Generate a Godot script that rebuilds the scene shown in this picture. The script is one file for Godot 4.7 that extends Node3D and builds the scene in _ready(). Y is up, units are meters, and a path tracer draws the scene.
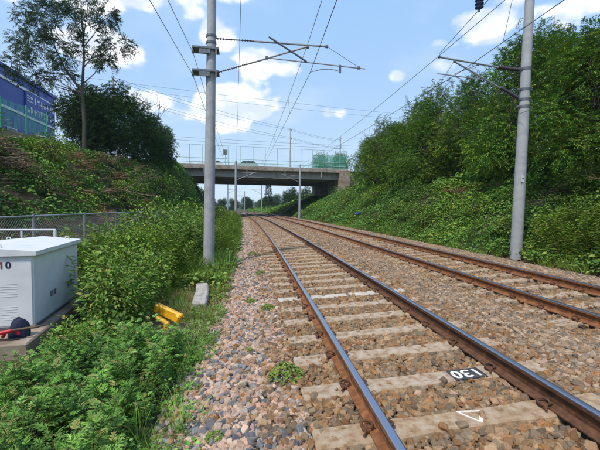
extends Node3D
# A double-track railway on a left-hand curve: everything is laid out by
# station s (metres along the near track) and offset u (metres to its right).

const RAD := 831.7
const HEAD := -0.1263
const X0 := 1.71
const CANT := 0.0597
const GAUGE := 1.507
const TRACK2 := 4.07
const UP := Vector3.UP

var rng := RandomNumberGenerator.new()
var cx := X0 - RAD * cos(HEAD)
var cz := RAD * sin(HEAD)
var used := {}
var M := {}
var noise := FastNoiseLite.new()
var bed_node: MeshInstance3D


class Buf:
	var v := PackedVector3Array()
	var n := PackedVector3Array()
	var c := PackedColorArray()
	var uv := PackedVector2Array()
	var colored := false
	var col := Color.WHITE

	func tri(a: Vector3, b: Vector3, d: Vector3) -> void:
		var nn := (d - a).cross(b - a).normalized()
		v.append(a); v.append(b); v.append(d)
		n.append(nn); n.append(nn); n.append(nn)
		if colored:
			c.append(col); c.append(col); c.append(col)

	func quad(a: Vector3, b: Vector3, d: Vector3, e: Vector3) -> void:
		tri(a, b, d)
		tri(a, d, e)

	func smooth_quad(a: Vector3, b: Vector3, d: Vector3, e: Vector3, na: Vector3, nb: Vector3, nd: Vector3, ne: Vector3) -> void:
		v.append(a); v.append(b); v.append(d); v.append(a); v.append(d); v.append(e)
		n.append(na); n.append(nb); n.append(nd); n.append(na); n.append(nd); n.append(ne)
		if colored:
			for i in 6:
				c.append(col)

	# a box with chamfered vertical and horizontal edges
	func box(t: Transform3D, size: Vector3, bevel := 0.0) -> void:
		var h := size * 0.5
		var b := minf(bevel, minf(h.x, minf(h.y, h.z)) * 0.9)
		if b <= 0.0:
			for ax in 3:
				for sg in [-1.0, 1.0]:
					var o := Vector3.ZERO; o[ax] = sg * h[ax]
					var p := Vector3.ZERO; p[(ax + 1) % 3] = h[(ax + 1) % 3]
					var q := Vector3.ZERO; q[(ax + 2) % 3] = h[(ax + 2) % 3] * sg
					quad(t * (o - p - q), t * (o - p + q), t * (o + p + q), t * (o + p - q))
			return
		for ax in 3:
			var i := (ax + 1) % 3
			var j := (ax + 2) % 3
			for sg in [-1.0, 1.0]:
				var o := Vector3.ZERO; o[ax] = sg * h[ax]
				var p := Vector3.ZERO; p[i] = h[i] - b
				var q := Vector3.ZERO; q[j] = (h[j] - b) * sg
				quad(t * (o - p - q), t * (o - p + q), t * (o + p + q), t * (o + p - q))
			for si in [-1.0, 1.0]:
				for sj in [-1.0, 1.0]:
					var e := Vector3.ZERO; e[ax] = h[ax] - b
					var a1 := Vector3.ZERO; a1[i] = si * h[i]; a1[j] = sj * (h[j] - b)
					var a2 := Vector3.ZERO; a2[i] = si * (h[i] - b); a2[j] = sj * h[j]
					if si * sj > 0:
						quad(t * (a1 - e), t * (a1 + e), t * (a2 + e), t * (a2 - e))
					else:
						quad(t * (a2 - e), t * (a2 + e), t * (a1 + e), t * (a1 - e))
		for sx in [-1.0, 1.0]:
			for sy in [-1.0, 1.0]:
				for sz in [-1.0, 1.0]:
					var px := t * Vector3(sx * h.x, sy * (h.y - b), sz * (h.z - b))
					var py := t * Vector3(sx * (h.x - b), sy * h.y, sz * (h.z - b))
					var pz := t * Vector3(sx * (h.x - b), sy * (h.y - b), sz * h.z)
					if sx * sy * sz > 0:
						tri(px, pz, py)
					else:
						tri(px, py, pz)

	func bar(a: Vector3, b: Vector3, w: float, hgt: float) -> void:
		var f := (b - a).normalized()
		var up := Vector3.UP if absf(f.y) < 0.95 else Vector3.RIGHT
		var r := f.cross(up).normalized()
		box(Transform3D(Basis(r, r.cross(f), -f), (a + b) * 0.5), Vector3(w, hgt, a.distance_to(b)))

	func tube(path: Array, radii: Array, seg := 8, caps := true) -> void:
		var rings := []
		var norms := []
		var ref := Vector3.UP
		for k in path.size():
			var f: Vector3
			if k == 0:
				f = path[1] - path[0]
			elif k == path.size() - 1:
				f = path[k] - path[k - 1]
			else:
				f = (path[k + 1] - path[k]).normalized() + (path[k] - path[k - 1]).normalized()
			f = f.normalized()
			if k == 0 and absf(f.dot(ref)) > 0.9:
				ref = Vector3.RIGHT
			var r := f.cross(ref)
			if r.length() < 0.05:
				ref = Vector3.RIGHT if absf(f.x) < 0.8 else Vector3.BACK
				r = f.cross(ref)
			r = r.normalized()
			var q := r.cross(f).normalized()
			ref = q
			var ring := []
			var nr := []
			var rr: float = radii[k] if k < radii.size() else radii[-1]
			for j in seg:
				var an := TAU * j / seg
				var d := r * cos(an) + q * sin(an)
				nr.append(d)
				ring.append(path[k] + d * rr)
			rings.append(ring)
			norms.append(nr)
		for k in path.size() - 1:
			for j in seg:
				var j2 := (j + 1) % seg
				smooth_quad(rings[k][j], rings[k][j2], rings[k + 1][j2], rings[k + 1][j], norms[k][j], norms[k][j2], norms[k + 1][j2], norms[k + 1][j])
		if caps:
			for j in range(1, seg - 1):
				tri(rings[0][0], rings[0][j + 1], rings[0][j])
				tri(rings[-1][0], rings[-1][j], rings[-1][j + 1])

	# a leaf folded along its midrib: base, two shoulders, tip
	func leaf(p: Vector3, d: Vector3, side: Vector3, up: Vector3, length: float, width: float, droop := 0.15) -> void:
		var mid := p + d * length * 0.45
		var tip := p + d * length - up * length * droop
		var l := mid + side * width * 0.5 + up * width * 0.12
		var r := mid - side * width * 0.5 + up * width * 0.12
		tri(p, l, tip)
		tri(p, tip, r)

	func mesh() -> ArrayMesh:
		var arr := []
		arr.resize(Mesh.ARRAY_MAX)
		arr[Mesh.ARRAY_VERTEX] = v
		arr[Mesh.ARRAY_NORMAL] = n
		if colored:
			arr[Mesh.ARRAY_COLOR] = c
		if uv.size() == v.size():
			arr[Mesh.ARRAY_TEX_UV] = uv
		var m := ArrayMesh.new()
		m.add_surface_from_arrays(Mesh.PRIMITIVE_TRIANGLES, arr)
		return m


# ---------------------------------------------------------------- layout
func at(s: float, u: float, y := 0.0) -> Vector3:
	var a := HEAD - s / RAD
	return Vector3(cx + (RAD + u) * cos(a), y, -(cz - (RAD + u) * sin(a)))

func right(s: float) -> Vector3:
	var a := HEAD - s / RAD
	return Vector3(cos(a), 0, sin(a))

func ahead(s: float) -> Vector3:
	var a := HEAD - s / RAD
	return Vector3(sin(a), 0, -cos(a))

func frame(s: float, u: float, y := 0.0) -> Transform3D:
	return Transform3D(Basis(right(s), UP, -ahead(s)), at(s, u, y))

func lerp_table(t: Array, x: float) -> float:
	if x <= t[0][0]:
		return t[0][1]
	for i in range(1, t.size()):
		if x <= t[i][0]:
			return lerpf(t[i - 1][1], t[i][1], (x - t[i - 1][0]) / (t[i][0] - t[i - 1][0]))
	return t[-1][1]

func sleeper_top(u: float) -> float:
	return -0.178 + CANT * (u + GAUGE / 2) if u < 2.0 else -0.164 + CANT * (u - TRACK2 + GAUGE / 2)

const BALLAST := [[-2.75, -0.56], [-2.35, -0.40], [-1.9, -0.31], [-1.3, -0.235], [-1.2, -0.232], [1.25, -0.088], [2.0, -0.085], [2.82, -0.215], [5.32, -0.07], [5.9, -0.08], [6.6, -0.13], [7.2, -0.2], [7.6, -0.35]]
const CREST_L := [[-30, 3.4], [10, 3.7], [16, 4.0], [20, 4.4], [38, 5.7], [56, 8.1], [84, 8.1], [94, 1.4], [130, 0.6], [900, 0.2]]
const CREST_R := [[-30, 2.7], [15, 2.9], [30, 3.6], [45, 4.0], [58, 4.2], [84, 4.2], [96, 1.6], [140, 0.6], [900, 0.2]]
const CREST_RU := [[-30, 12.0], [30, 12.0], [45, 13.5], [58, 15.6], [84, 15.6], [100, 14.0], [900, 14.0]]
const RISE_R := [[-30, 1.3], [35, 1.5], [52, 2.6], [58, 3.85], [84, 3.85], [92, 0.5], [900, 0.0]]
const RISE_L := [[-30, 1.2], [28, 1.1], [45, 0.5], [56, 0.0], [900, 0.0]]

func ground_y(s: float, u: float) -> float:
	var y: float
	var rough := noise.get_noise_2d(s * 6.0, u * 6.0)
	if u < 2.0:
		var w := -u
		if w < 2.3:
			return -0.62
		y = -0.44
		if w < 2.7:
			y = lerpf(-0.62, -0.44, (w - 2.3) / 0.4)
		var t := clampf((w - 7.0) / 5.0, 0, 1)
		y = lerpf(y, lerp_table(CREST_L, s), t * t * (3 - 2 * t) * 0.45 + t * 0.55)
		var r := clampf((w - 12.0) / 4.0, 0, 1)
		y += lerp_table(RISE_L, s) * r * r * (3 - 2 * r)
		y += rough * 0.35 * clampf((w - 7.0) / 2.0, 0, 1) + rough * 0.05
	else:
		if u < 6.9:
			return -0.62
		y = lerpf(-0.62, -0.12, clampf((u - 6.9) / 0.3, 0, 1))
		var cu := lerp_table(CREST_RU, s)
		var t := clampf((u - 7.3) / (cu - 7.3), 0, 1)
		y = lerpf(y, lerp_table(CREST_R, s), t * t * (3 - 2 * t) * 0.35 + t * 0.65)
		var r := clampf((u - cu - 0.3) / 5.0, 0, 1)
		y += lerp_table(RISE_R, s) * r * r * (3 - 2 * r)
		y += rough * 0.4 * clampf((u - 7.6) / 2.0, 0, 1) + rough * 0.04
	return y


# ---------------------------------------------------------------- nodes
func numbered(called: String) -> String:
	var k: int = used.get(called, 0)
	used[called] = k + 1
	return called if k == 0 else "%s_%03d" % [called, k]

func tag(o: Node3D, label: String, category: String, group := "") -> Node3D:
	o.set_meta("label", label)
	o.set_meta("category", category)
	if group:
		o.set_meta("group", group)
	return o

func thing(called: String, label: String, category: String, t := Transform3D(), group := "") -> Node3D:
	var o := Node3D.new()
	o.name = numbered(called)
	add_child(o)
	o.transform = t
	tag(o, label, category, group)
	return o

func part(called: String, mesh: Mesh, mat: Material, parent: Node3D, t := Transform3D()) -> MeshInstance3D:
	var o := MeshInstance3D.new()
	o.name = called
	o.mesh = mesh
	o.material_override = mat
	o.transform = t
	parent.add_child(o, true)
	return o

func single(called: String, mesh: Mesh, mat: Material, label: String, category: String, t := Transform3D(), group := "") -> MeshInstance3D:
	var o := MeshInstance3D.new()
	o.name = numbered(called)
	o.mesh = mesh
	o.material_override = mat
	add_child(o)
	o.transform = t
	tag(o, label, category, group)
	return o

func setting(called: String, mesh: Mesh, mat: Material) -> MeshInstance3D:
	var o := MeshInstance3D.new()
	o.name = numbered(called)
	o.mesh = mesh
	o.material_override = mat
	add_child(o)
	o.set_meta("kind", "structure")
	return o

func copy_of(src: Node3D, called: String, label: String, t: Transform3D, group := "") -> Node3D:
	var o: Node3D = src.duplicate()
	o.name = numbered(called)
	add_child(o)
	o.transform = t
	o.set_meta("label", label)
	if group:
		o.set_meta("group", group)
	return o

func stuff(called: String, mesh: Mesh, mat: Material, label: String, category: String, xf: Array, cols: PackedColorArray) -> void:
	if xf.is_empty():
		return
	var mm := MultiMesh.new()
	mm.transform_format = MultiMesh.TRANSFORM_3D
	mm.use_colors = true
	mm.mesh = mesh
	mm.instance_count = xf.size()
	for i in xf.size():
		mm.set_instance_transform(i, xf[i])
		mm.set_instance_color(i, cols[i])
	var o := MultiMeshInstance3D.new()
	o.name = numbered(called)
	o.multimesh = mm
	o.material_override = mat
	add_child(o)
	tag(o, label, category)
	o.set_meta("kind", "stuff")

func bbox(size: Vector3, bevel := 0.0) -> ArrayMesh:
	var b := Buf.new()
	b.box(Transform3D(), size, bevel)
	return b.mesh()

func tube_mesh(path: Array, radii: Array, seg := 8) -> ArrayMesh:
	var b := Buf.new()
	b.tube(path, radii, seg)
	return b.mesh()

func lin(r: float, g: float, b: float) -> Color:
	return Color(r, g, b).linear_to_srgb()


# ---------------------------------------------------------------- materials
func mat(color: Color, rough := 0.85, metal := 0.0) -> StandardMaterial3D:
	var m := StandardMaterial3D.new()
	m.albedo_color = color
	m.roughness = rough
	m.metallic = metal
	m.cull_mode = BaseMaterial3D.CULL_DISABLED
	return m

func noise_tex(freq: float, octaves: int, stops: Array, seed_: int, size := 512, kind := FastNoiseLite.TYPE_SIMPLEX_SMOOTH) -> NoiseTexture2D:
	var fn := FastNoiseLite.new()
	fn.seed = seed_
	fn.noise_type = kind
	fn.frequency = freq
	fn.fractal_octaves = octaves
	fn.fractal_gain = 0.6
	var g := Gradient.new()
	var off := PackedFloat32Array()
	var cs := PackedColorArray()
	for st in stops:
		off.append(st[0])
		cs.append(st[1])
	g.offsets = off
	g.colors = cs
	var t := NoiseTexture2D.new()
	t.width = size
	t.height = size
	t.seamless = true
	t.noise = fn
	t.color_ramp = g
	return t

# rough mineral or painted surface: colour by noise, relief by a finer noise
func surface(stops: Array, metres: float, rough: float, relief: float, seed_: int, metal := 0.0, freq := 0.012) -> StandardMaterial3D:
	var m := mat(Color.WHITE, rough, metal)
	m.albedo_texture = noise_tex(freq, 6, stops, seed_)
	m.uv1_triplanar = true
	m.uv1_world_triplanar = true
	m.uv1_scale = Vector3.ONE / metres
	if relief > 0.0:
		m.heightmap_enabled = true
		m.heightmap_texture = noise_tex(0.03, 5, [[0.0, Color.BLACK], [1.0, Color.WHITE]], seed_ + 50)
		m.heightmap_scale = relief
	return m

func leafy(rough := 0.65, back := Color(0.13, 0.19, 0.03)) -> StandardMaterial3D:
	var m := mat(Color.WHITE, rough)
	m.vertex_color_use_as_albedo = true
	m.backlight_enabled = true
	m.backlight = back.linear_to_srgb()
	m.metallic_specular = 0.3
	return m

func make_materials() -> void:
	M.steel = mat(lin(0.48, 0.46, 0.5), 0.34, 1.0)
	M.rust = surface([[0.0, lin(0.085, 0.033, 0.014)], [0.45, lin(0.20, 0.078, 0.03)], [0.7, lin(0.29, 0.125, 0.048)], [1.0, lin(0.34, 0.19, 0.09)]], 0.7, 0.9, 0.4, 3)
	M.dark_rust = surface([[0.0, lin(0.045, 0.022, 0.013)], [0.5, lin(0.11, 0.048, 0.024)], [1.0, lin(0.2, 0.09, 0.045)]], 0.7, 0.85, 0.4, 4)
	M.sleeper = surface([[0.0, lin(0.16, 0.095, 0.05)], [0.3, lin(0.31, 0.215, 0.135)], [0.55, lin(0.41, 0.32, 0.23)], [1.0, lin(0.48, 0.42, 0.35)]], 0.75, 0.95, 0.5, 5)
	M.sleeper_b = surface([[0.0, lin(0.17, 0.1, 0.05)], [0.3, lin(0.29, 0.185, 0.105)], [0.55, lin(0.38, 0.275, 0.175)], [1.0, lin(0.45, 0.38, 0.3)]], 0.85, 0.95, 0.5, 6)
	M.sleeper_pale = surface([[0.0, lin(0.36, 0.31, 0.25)], [0.5, lin(0.5, 0.46, 0.4)], [1.0, lin(0.6, 0.57, 0.53)]], 1.1, 0.95, 0.5, 7)
	M.bed = surface([[0.0, lin(0.05, 0.036, 0.024)], [0.4, lin(0.15, 0.105, 0.07)], [0.6, lin(0.27, 0.2, 0.145)], [1.0, lin(0.42, 0.34, 0.27)]], 0.55, 1.0, 3.0, 8, 0.0, 0.03)
	M.stone = surface([[0.0, lin(0.5, 0.48, 0.45)], [0.35, lin(0.85, 0.84, 0.82)], [0.6, lin(1.0, 1.0, 1.0)], [1.0, lin(1.0, 1.0, 1.0)]], 0.12, 0.93, 0.25, 26, 0.0, 0.02)
	M.stone.vertex_color_use_as_albedo = true
	M.stone.metallic_specular = 0.3
	M.concrete = surface([[0.0, lin(0.2, 0.185, 0.165)], [0.45, lin(0.36, 0.34, 0.31)], [1.0, lin(0.5, 0.48, 0.44)]], 1.4, 0.95, 0.5, 9)
	M.stained = surface([[0.0, lin(0.1, 0.085, 0.065)], [0.4, lin(0.25, 0.215, 0.175)], [0.65, lin(0.34, 0.3, 0.255)], [1.0, lin(0.44, 0.41, 0.37)]], 6.0, 0.95, 0.8, 10)
	M.brown_concrete = surface([[0.0, lin(0.14, 0.1, 0.07)], [0.5, lin(0.3, 0.235, 0.18)], [1.0, lin(0.42, 0.36, 0.3)]], 5.0, 0.95, 0.8, 11)
	M.girder = surface([[0.0, lin(0.27, 0.26, 0.25)], [0.5, lin(0.42, 0.41, 0.4)], [1.0, lin(0.5, 0.49, 0.48)]], 5.0, 0.7, 0.0, 12)
	M.mast = surface([[0.0, lin(0.25, 0.265, 0.29)], [0.5, lin(0.34, 0.36, 0.385)], [1.0, lin(0.42, 0.435, 0.45)]], 2.2, 0.8, 0.15, 14)
	M.galvanised = surface([[0.0, lin(0.2, 0.215, 0.235)], [0.5, lin(0.34, 0.36, 0.385)], [1.0, lin(0.46, 0.48, 0.5)]], 0.6, 0.5, 0.0, 15, 0.5)
	M.fitting = surface([[0.0, lin(0.07, 0.08, 0.1)], [0.5, lin(0.14, 0.155, 0.185)], [1.0, lin(0.22, 0.235, 0.26)]], 0.5, 0.5, 0.0, 16, 0.4)
	M.insulator = mat(lin(0.055, 0.045, 0.045), 0.3)
	M.blue_insulator = mat(lin(0.02, 0.025, 0.09), 0.25)
	M.wire = mat(lin(0.055, 0.06, 0.065), 0.55, 0.4)
	M.cabinet = surface([[0.0, lin(0.56, 0.6, 0.64)], [0.35, lin(0.66, 0.69, 0.72)], [1.0, lin(0.74, 0.76, 0.78)]], 2.6, 0.55, 0.0, 17)
	M.navy = mat(lin(0.012, 0.018, 0.05), 0.85)
	M.red = mat(lin(0.5, 0.012, 0.03), 0.5)
	M.dark_red = mat(lin(0.26, 0.03, 0.03), 0.6)
	M.yellow = surface([[0.0, lin(0.42, 0.2, 0.015)], [0.4, lin(0.72, 0.38, 0.01)], [1.0, lin(0.86, 0.5, 0.02)]], 0.5, 0.5, 0.0, 18)
	M.paint_white = surface([[0.0, lin(0.5, 0.48, 0.44)], [0.35, lin(0.74, 0.73, 0.71)], [1.0, lin(0.82, 0.82, 0.8)]], 0.3, 0.85, 0.0, 19)
	M.paint_black = surface([[0.0, lin(0.028, 0.03, 0.034)], [0.6, lin(0.05, 0.052, 0.056)], [1.0, lin(0.13, 0.12, 0.11)]], 0.3, 0.85, 0.0, 20)
	M.white = mat(lin(0.78, 0.78, 0.77), 0.6)
	M.green_post = mat(lin(0.05, 0.34, 0.22), 0.6)
	M.pale_green = mat(lin(0.30, 0.52, 0.50), 0.6)
	M.blue_wall = surface([[0.0, lin(0.012, 0.045, 0.24)], [0.5, lin(0.018, 0.065, 0.32)], [1.0, lin(0.03, 0.09, 0.38)]], 4.0, 0.5, 0.0, 21)
	M.glass = mat(lin(0.04, 0.05, 0.06), 0.12)
	M.car_white = mat(lin(0.72, 0.73, 0.74), 0.3)
	M.car_green = mat(lin(0.36, 0.5, 0.47), 0.3)
	M.rubber = mat(lin(0.02, 0.02, 0.02), 0.9)
	M.bark = surface([[0.0, lin(0.035, 0.027, 0.02)], [0.5, lin(0.085, 0.068, 0.052)], [1.0, lin(0.15, 0.125, 0.1)]], 0.8, 0.95, 2.0, 22)
	M.dead_wood = surface([[0.0, lin(0.08, 0.05, 0.03)], [0.5, lin(0.17, 0.11, 0.07)], [1.0, lin(0.28, 0.2, 0.14)]], 0.8, 0.95, 1.0, 23)
	M.asphalt = surface([[0.0, lin(0.035, 0.035, 0.037)], [1.0, lin(0.075, 0.075, 0.075)]], 3.0, 0.95, 0.3, 24)
	M.ground = surface([[0.0, lin(0.5, 0.5, 0.5)], [0.5, lin(0.8, 0.8, 0.8)], [1.0, lin(1.0, 1.0, 1.0)]], 1.7, 1.0, 3.0, 25, 0.0, 0.02)
	M.ground.vertex_color_use_as_albedo = true
	M.leaf = leafy()
	M.weed = leafy(0.65, Color(0.17, 0.25, 0.04))
	M.straw = leafy(0.9, Color(0.1, 0.08, 0.03))


# ---------------------------------------------------------------- sky
func smooth01(a: float, b: float, x: float) -> float:
	var t := clampf((x - a) / (b - a), 0, 1)
	return t * t * (3 - 2 * t)

# each: azimuth to the right of straight ahead and height, half widths (degrees), strength
const CLOUDS := [[-36, 26.8, 9, 2.4, 0.85], [-25, 29.0, 8, 2.4, 0.9], [-14, 31.2, 6, 2.0, 0.85], [-12.5, 24.5, 3.0, 2.6, 0.5], [-7.5, 22, 6.0, 2.2, 0.55], [-11, 15.5, 7.5, 3.4, 0.85],
	[-22, 15.5, 5.0, 2.4, 0.6], [-30, 20.5, 5.0, 3.0, 0.55], [-31, 26.5, 3.0, 1.6, 0.5], [5.5, 14.6, 2.6, 1.3, 0.5], [26, 25.0, 6, 2.4, 0.62], [21.5, 23.3, 3.5, 1.8, 0.5], [31, 27, 5, 2.0, 0.5], [37, 24.5, 8, 2.8, 0.52], [23, 21.5, 3.0, 2.4, 0.45], [15, 20, 1.4, 1.0, 0.4]]

func make_sky() -> PanoramaSkyMaterial:
	var w := 2048
	var h := 1024
	var img := Image.create(w, h, false, Image.FORMAT_RGBAF)
	var fn := FastNoiseLite.new()
	fn.seed = 11
	fn.noise_type = FastNoiseLite.TYPE_SIMPLEX_SMOOTH
	fn.frequency = 1.0
	fn.fractal_octaves = 6
	fn.fractal_gain = 0.52
	var broad := FastNoiseLite.new()
	broad.seed = 5
	broad.frequency = 1.0
	broad.fractal_octaves = 3
	var data := PackedFloat32Array()
	data.resize(w * h * 4)
	var top := Vector3(0.12, 0.26, 0.60)
	var mid := Vector3(0.225, 0.40, 0.67)
	var low := Vector3(0.56, 0.67, 0.76)
	for y in h:
		var el := (0.5 - (y + 0.5) / h) * 180.0
		var se := sin(deg_to_rad(el))
		var ce := cos(deg_to_rad(el))
		var base := mid.lerp(top, smooth01(26.0, 90.0, el))
		base = base.lerp(low, exp(-maxf(el, 0.0) / 13.0))
		for x in w:
			var o := (y * w + x) * 4
			var c := base
			if el > 0.0:
				var az := (x + 0.5) / w * 360.0
				if az > 180.0:
					az -= 360.0
				var ra := deg_to_rad(az)
				var d := Vector3(sin(ra) * ce, se, -cos(ra) * ce)
				var k := 1.0 / (d.y + 0.16)
				var n1 := fn.get_noise_3d(d.x * 7.0, d.y * 11.0, d.z * 7.0)
				var n2 := fn.get_noise_3d(d.x * 1.6 * k + 7.0, 3.0, d.z * 1.6 * k)
				# fair-weather clouds drift all over the sky, thin veils between them
				var cover := smooth01(0.12, 0.42, broad.get_noise_3d(d.x * 1.3 * k, 1.0, d.z * 1.3 * k) + 0.35 * n2) * 0.75
				if az > -48.0 and az < 52.0 and el < 44.0:
					var own := 0.0
					for cl in CLOUDS:
						var e := Vector2((az - cl[0]) / cl[2], (el - cl[1]) / cl[3])
						var q := e.length_squared()
						if q < 5.0:
							own = maxf(own, cl[4] * 1.25 * exp(-q * 0.85))
					var edge := smooth01(40.0, 48.0, absf(az)) + smooth01(36.0, 44.0, el)
					cover = lerpf(own, cover, clampf(edge, 0, 1))
				var a := smooth01(0.3, 0.58, cover + n1 * 0.8 * smooth01(0.02, 0.3, cover))
				var veil := smooth01(-0.1, 0.7, n2) * 0.2
				c = c.lerp(Vector3(0.66, 0.71, 0.77), clampf(veil, 0, 1))
				var body := smooth01(-0.35, 0.35, fn.get_noise_3d(d.x * 9.0 + 40.0, d.y * 16.0, d.z * 9.0))
				c = c.lerp(Vector3(0.66, 0.69, 0.74).lerp(Vector3(0.92, 0.93, 0.95), body), a * (0.62 + 0.34 * body))
			data[o] = c.x
			data[o + 1] = c.y
			data[o + 2] = c.z
			data[o + 3] = 1.0
	img.set_data(w, h, false, Image.FORMAT_RGBAF, data.to_byte_array())
	var p := PanoramaSkyMaterial.new()
	p.panorama = ImageTexture.create_from_image(img)
	return p


# ---------------------------------------------------------------- ground and track bed
func sorted_grid(parts: Array) -> Array:
	var out := []
	for p in parts:
		var x: float = p[0]
		while x < p[1] - 0.001:
			out.append(x)
			x += p[2]
	out.append(parts[-1][1])
	return out

func make_ground() -> void:
	var ss := sorted_grid([[-80, -10, 10], [-10, 0, 1.0], [0, 30, 0.6], [30, 100, 1.2], [100, 200, 10], [200, 1100, 50]])
	var us := sorted_grid([[-600, -100, 50], [-100, -30, 7], [-30, -16, 1.5], [-16, -6, 0.5], [-6, -2, 0.35], [-2, 6.5, 1.7], [6.5, 17, 0.5], [17, 24, 1.0], [24, 40, 4], [40, 100, 10], [100, 600, 50]])
	var b := Buf.new()
	b.colored = true
	var pts := []
	var cols := []
	for s in ss:
		var row := []
		var crow := []
		for u in us:
			var y := ground_y(s, u)
			row.append(at(s, u, y))
			var soil := noise.get_noise_2d(s * 9.0 + 300.0, u * 9.0)
			var c := Color(0.055, 0.062, 0.026).lerp(Color(0.15, 0.098, 0.055), smooth01(-0.1, 0.35, soil))
			if u < -6.7 and u > -9.6 and s > 7 and s < 19:
				c = c.lerp(Color(0.24, 0.125, 0.065), 0.85)      # bare cut earth above the fence
			if u > -3.9 and u < -2.3 and s > 5.0 and s < 9.8:
				c = Color(0.22, 0.17, 0.095).lerp(Color(0.13, 0.12, 0.05), smooth01(-0.2, 0.3, soil))   # dry mown straw
			if absf(u) > 40.0 or s > 110.0:
				c = Color(0.07, 0.1, 0.035)
			crow.append(c)
		pts.append(row)
		cols.append(crow)
	for i in ss.size() - 1:
		for j in us.size() - 1:
			var q := [pts[i][j], pts[i + 1][j], pts[i + 1][j + 1], pts[i][j + 1]]
			var qc := [cols[i][j], cols[i + 1][j], cols[i + 1][j + 1], cols[i][j + 1]]
			var nn: Vector3 = (q[2] - q[0]).cross(q[1] - q[3]).normalized()
			if nn.y < 0:
				nn = -nn
			for k in [0, 1, 2, 0, 2, 3]:
				b.v.append(q[k])
				b.n.append(nn)
				b.c.append(qc[k])
	setting("ground", b.mesh(), M.ground)

	var bed := Buf.new()
	var bs := sorted_grid([[-30, 0, 3], [0, 60, 1], [60, 260, 4]])
	for i in bs.size() - 1:
		for j in BALLAST.size() - 1:
			var a = BALLAST[j]
			var c = BALLAST[j + 1]
			bed.quad(at(bs[i], a[0], a[1] - 0.03), at(bs[i + 1], a[0], a[1] - 0.03), at(bs[i + 1], c[0], c[1] - 0.03), at(bs[i], c[0], c[1] - 0.03))
	bed_node = setting("ballast_bed", bed.mesh(), M.bed)

const S0 := 2.74
const PITCH := 0.667

func stone_mesh(seed_: int) -> ArrayMesh:
	# a broken lump: a chipped-edged block pulled out of true at its eight corners
	var r := RandomNumberGenerator.new()
	r.seed = seed_
	var q := []
	for k in 8:
		var p := Vector3(1 if k & 1 else -1, 1 if k & 2 else -1, 1 if k & 4 else -1)
		q.append(p * Vector3(r.randf_range(0.6, 1.1), r.randf_range(0.35, 0.75), r.randf_range(0.5, 0.95)) + Vector3(p.y * r.randf_range(-0.3, 0.3), 0, p.x * r.randf_range(-0.25, 0.25)))
	var raw := Buf.new()
	raw.box(Transform3D(), Vector3(2, 2, 2), 0.3)
	var moved := {}
	for v in raw.v:
		var key := Vector3i(v * 100.0)
		if moved.has(key):
			continue
		var f := v * 0.5 + Vector3(0.5, 0.5, 0.5)
		var o := Vector3.ZERO
		for k in 8:
			o += q[k] * (f.x if k & 1 else 1.0 - f.x) * (f.y if k & 2 else 1.0 - f.y) * (f.z if k & 4 else 1.0 - f.z)
		moved[key] = o + rdir(r) * 0.07
	var b := Buf.new()
	for k in range(0, raw.v.size(), 3):
		b.tri(moved[Vector3i(raw.v[k] * 100.0)], moved[Vector3i(raw.v[k + 1] * 100.0)], moved[Vector3i(raw.v[k + 2] * 100.0)])
	return b.mesh()

const STONE_SHOULDER := [[0.496, 0.339, 0.254], [0.459, 0.294, 0.21], [0.551, 0.42, 0.332], [0.211, 0.21, 0.219], [0.138, 0.138, 0.153], [0.385, 0.339, 0.306], [0.413, 0.259, 0.166], [0.514, 0.393, 0.298]]
const STONE_CRIB := [[0.291, 0.178, 0.095], [0.353, 0.228, 0.129], [0.221, 0.122, 0.061], [0.229, 0.173, 0.119], [0.406, 0.276, 0.167], [0.176, 0.138, 0.099], [0.327, 0.173, 0.078], [0.291, 0.213, 0.136]]
const STONE_MIDDLE := [[0.379, 0.267, 0.178], [0.325, 0.234, 0.159], [0.235, 0.187, 0.148], [0.163, 0.142, 0.121], [0.452, 0.342, 0.243], [0.307, 0.18, 0.095], [0.271, 0.208, 0.155], [0.407, 0.3, 0.212]]

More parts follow.
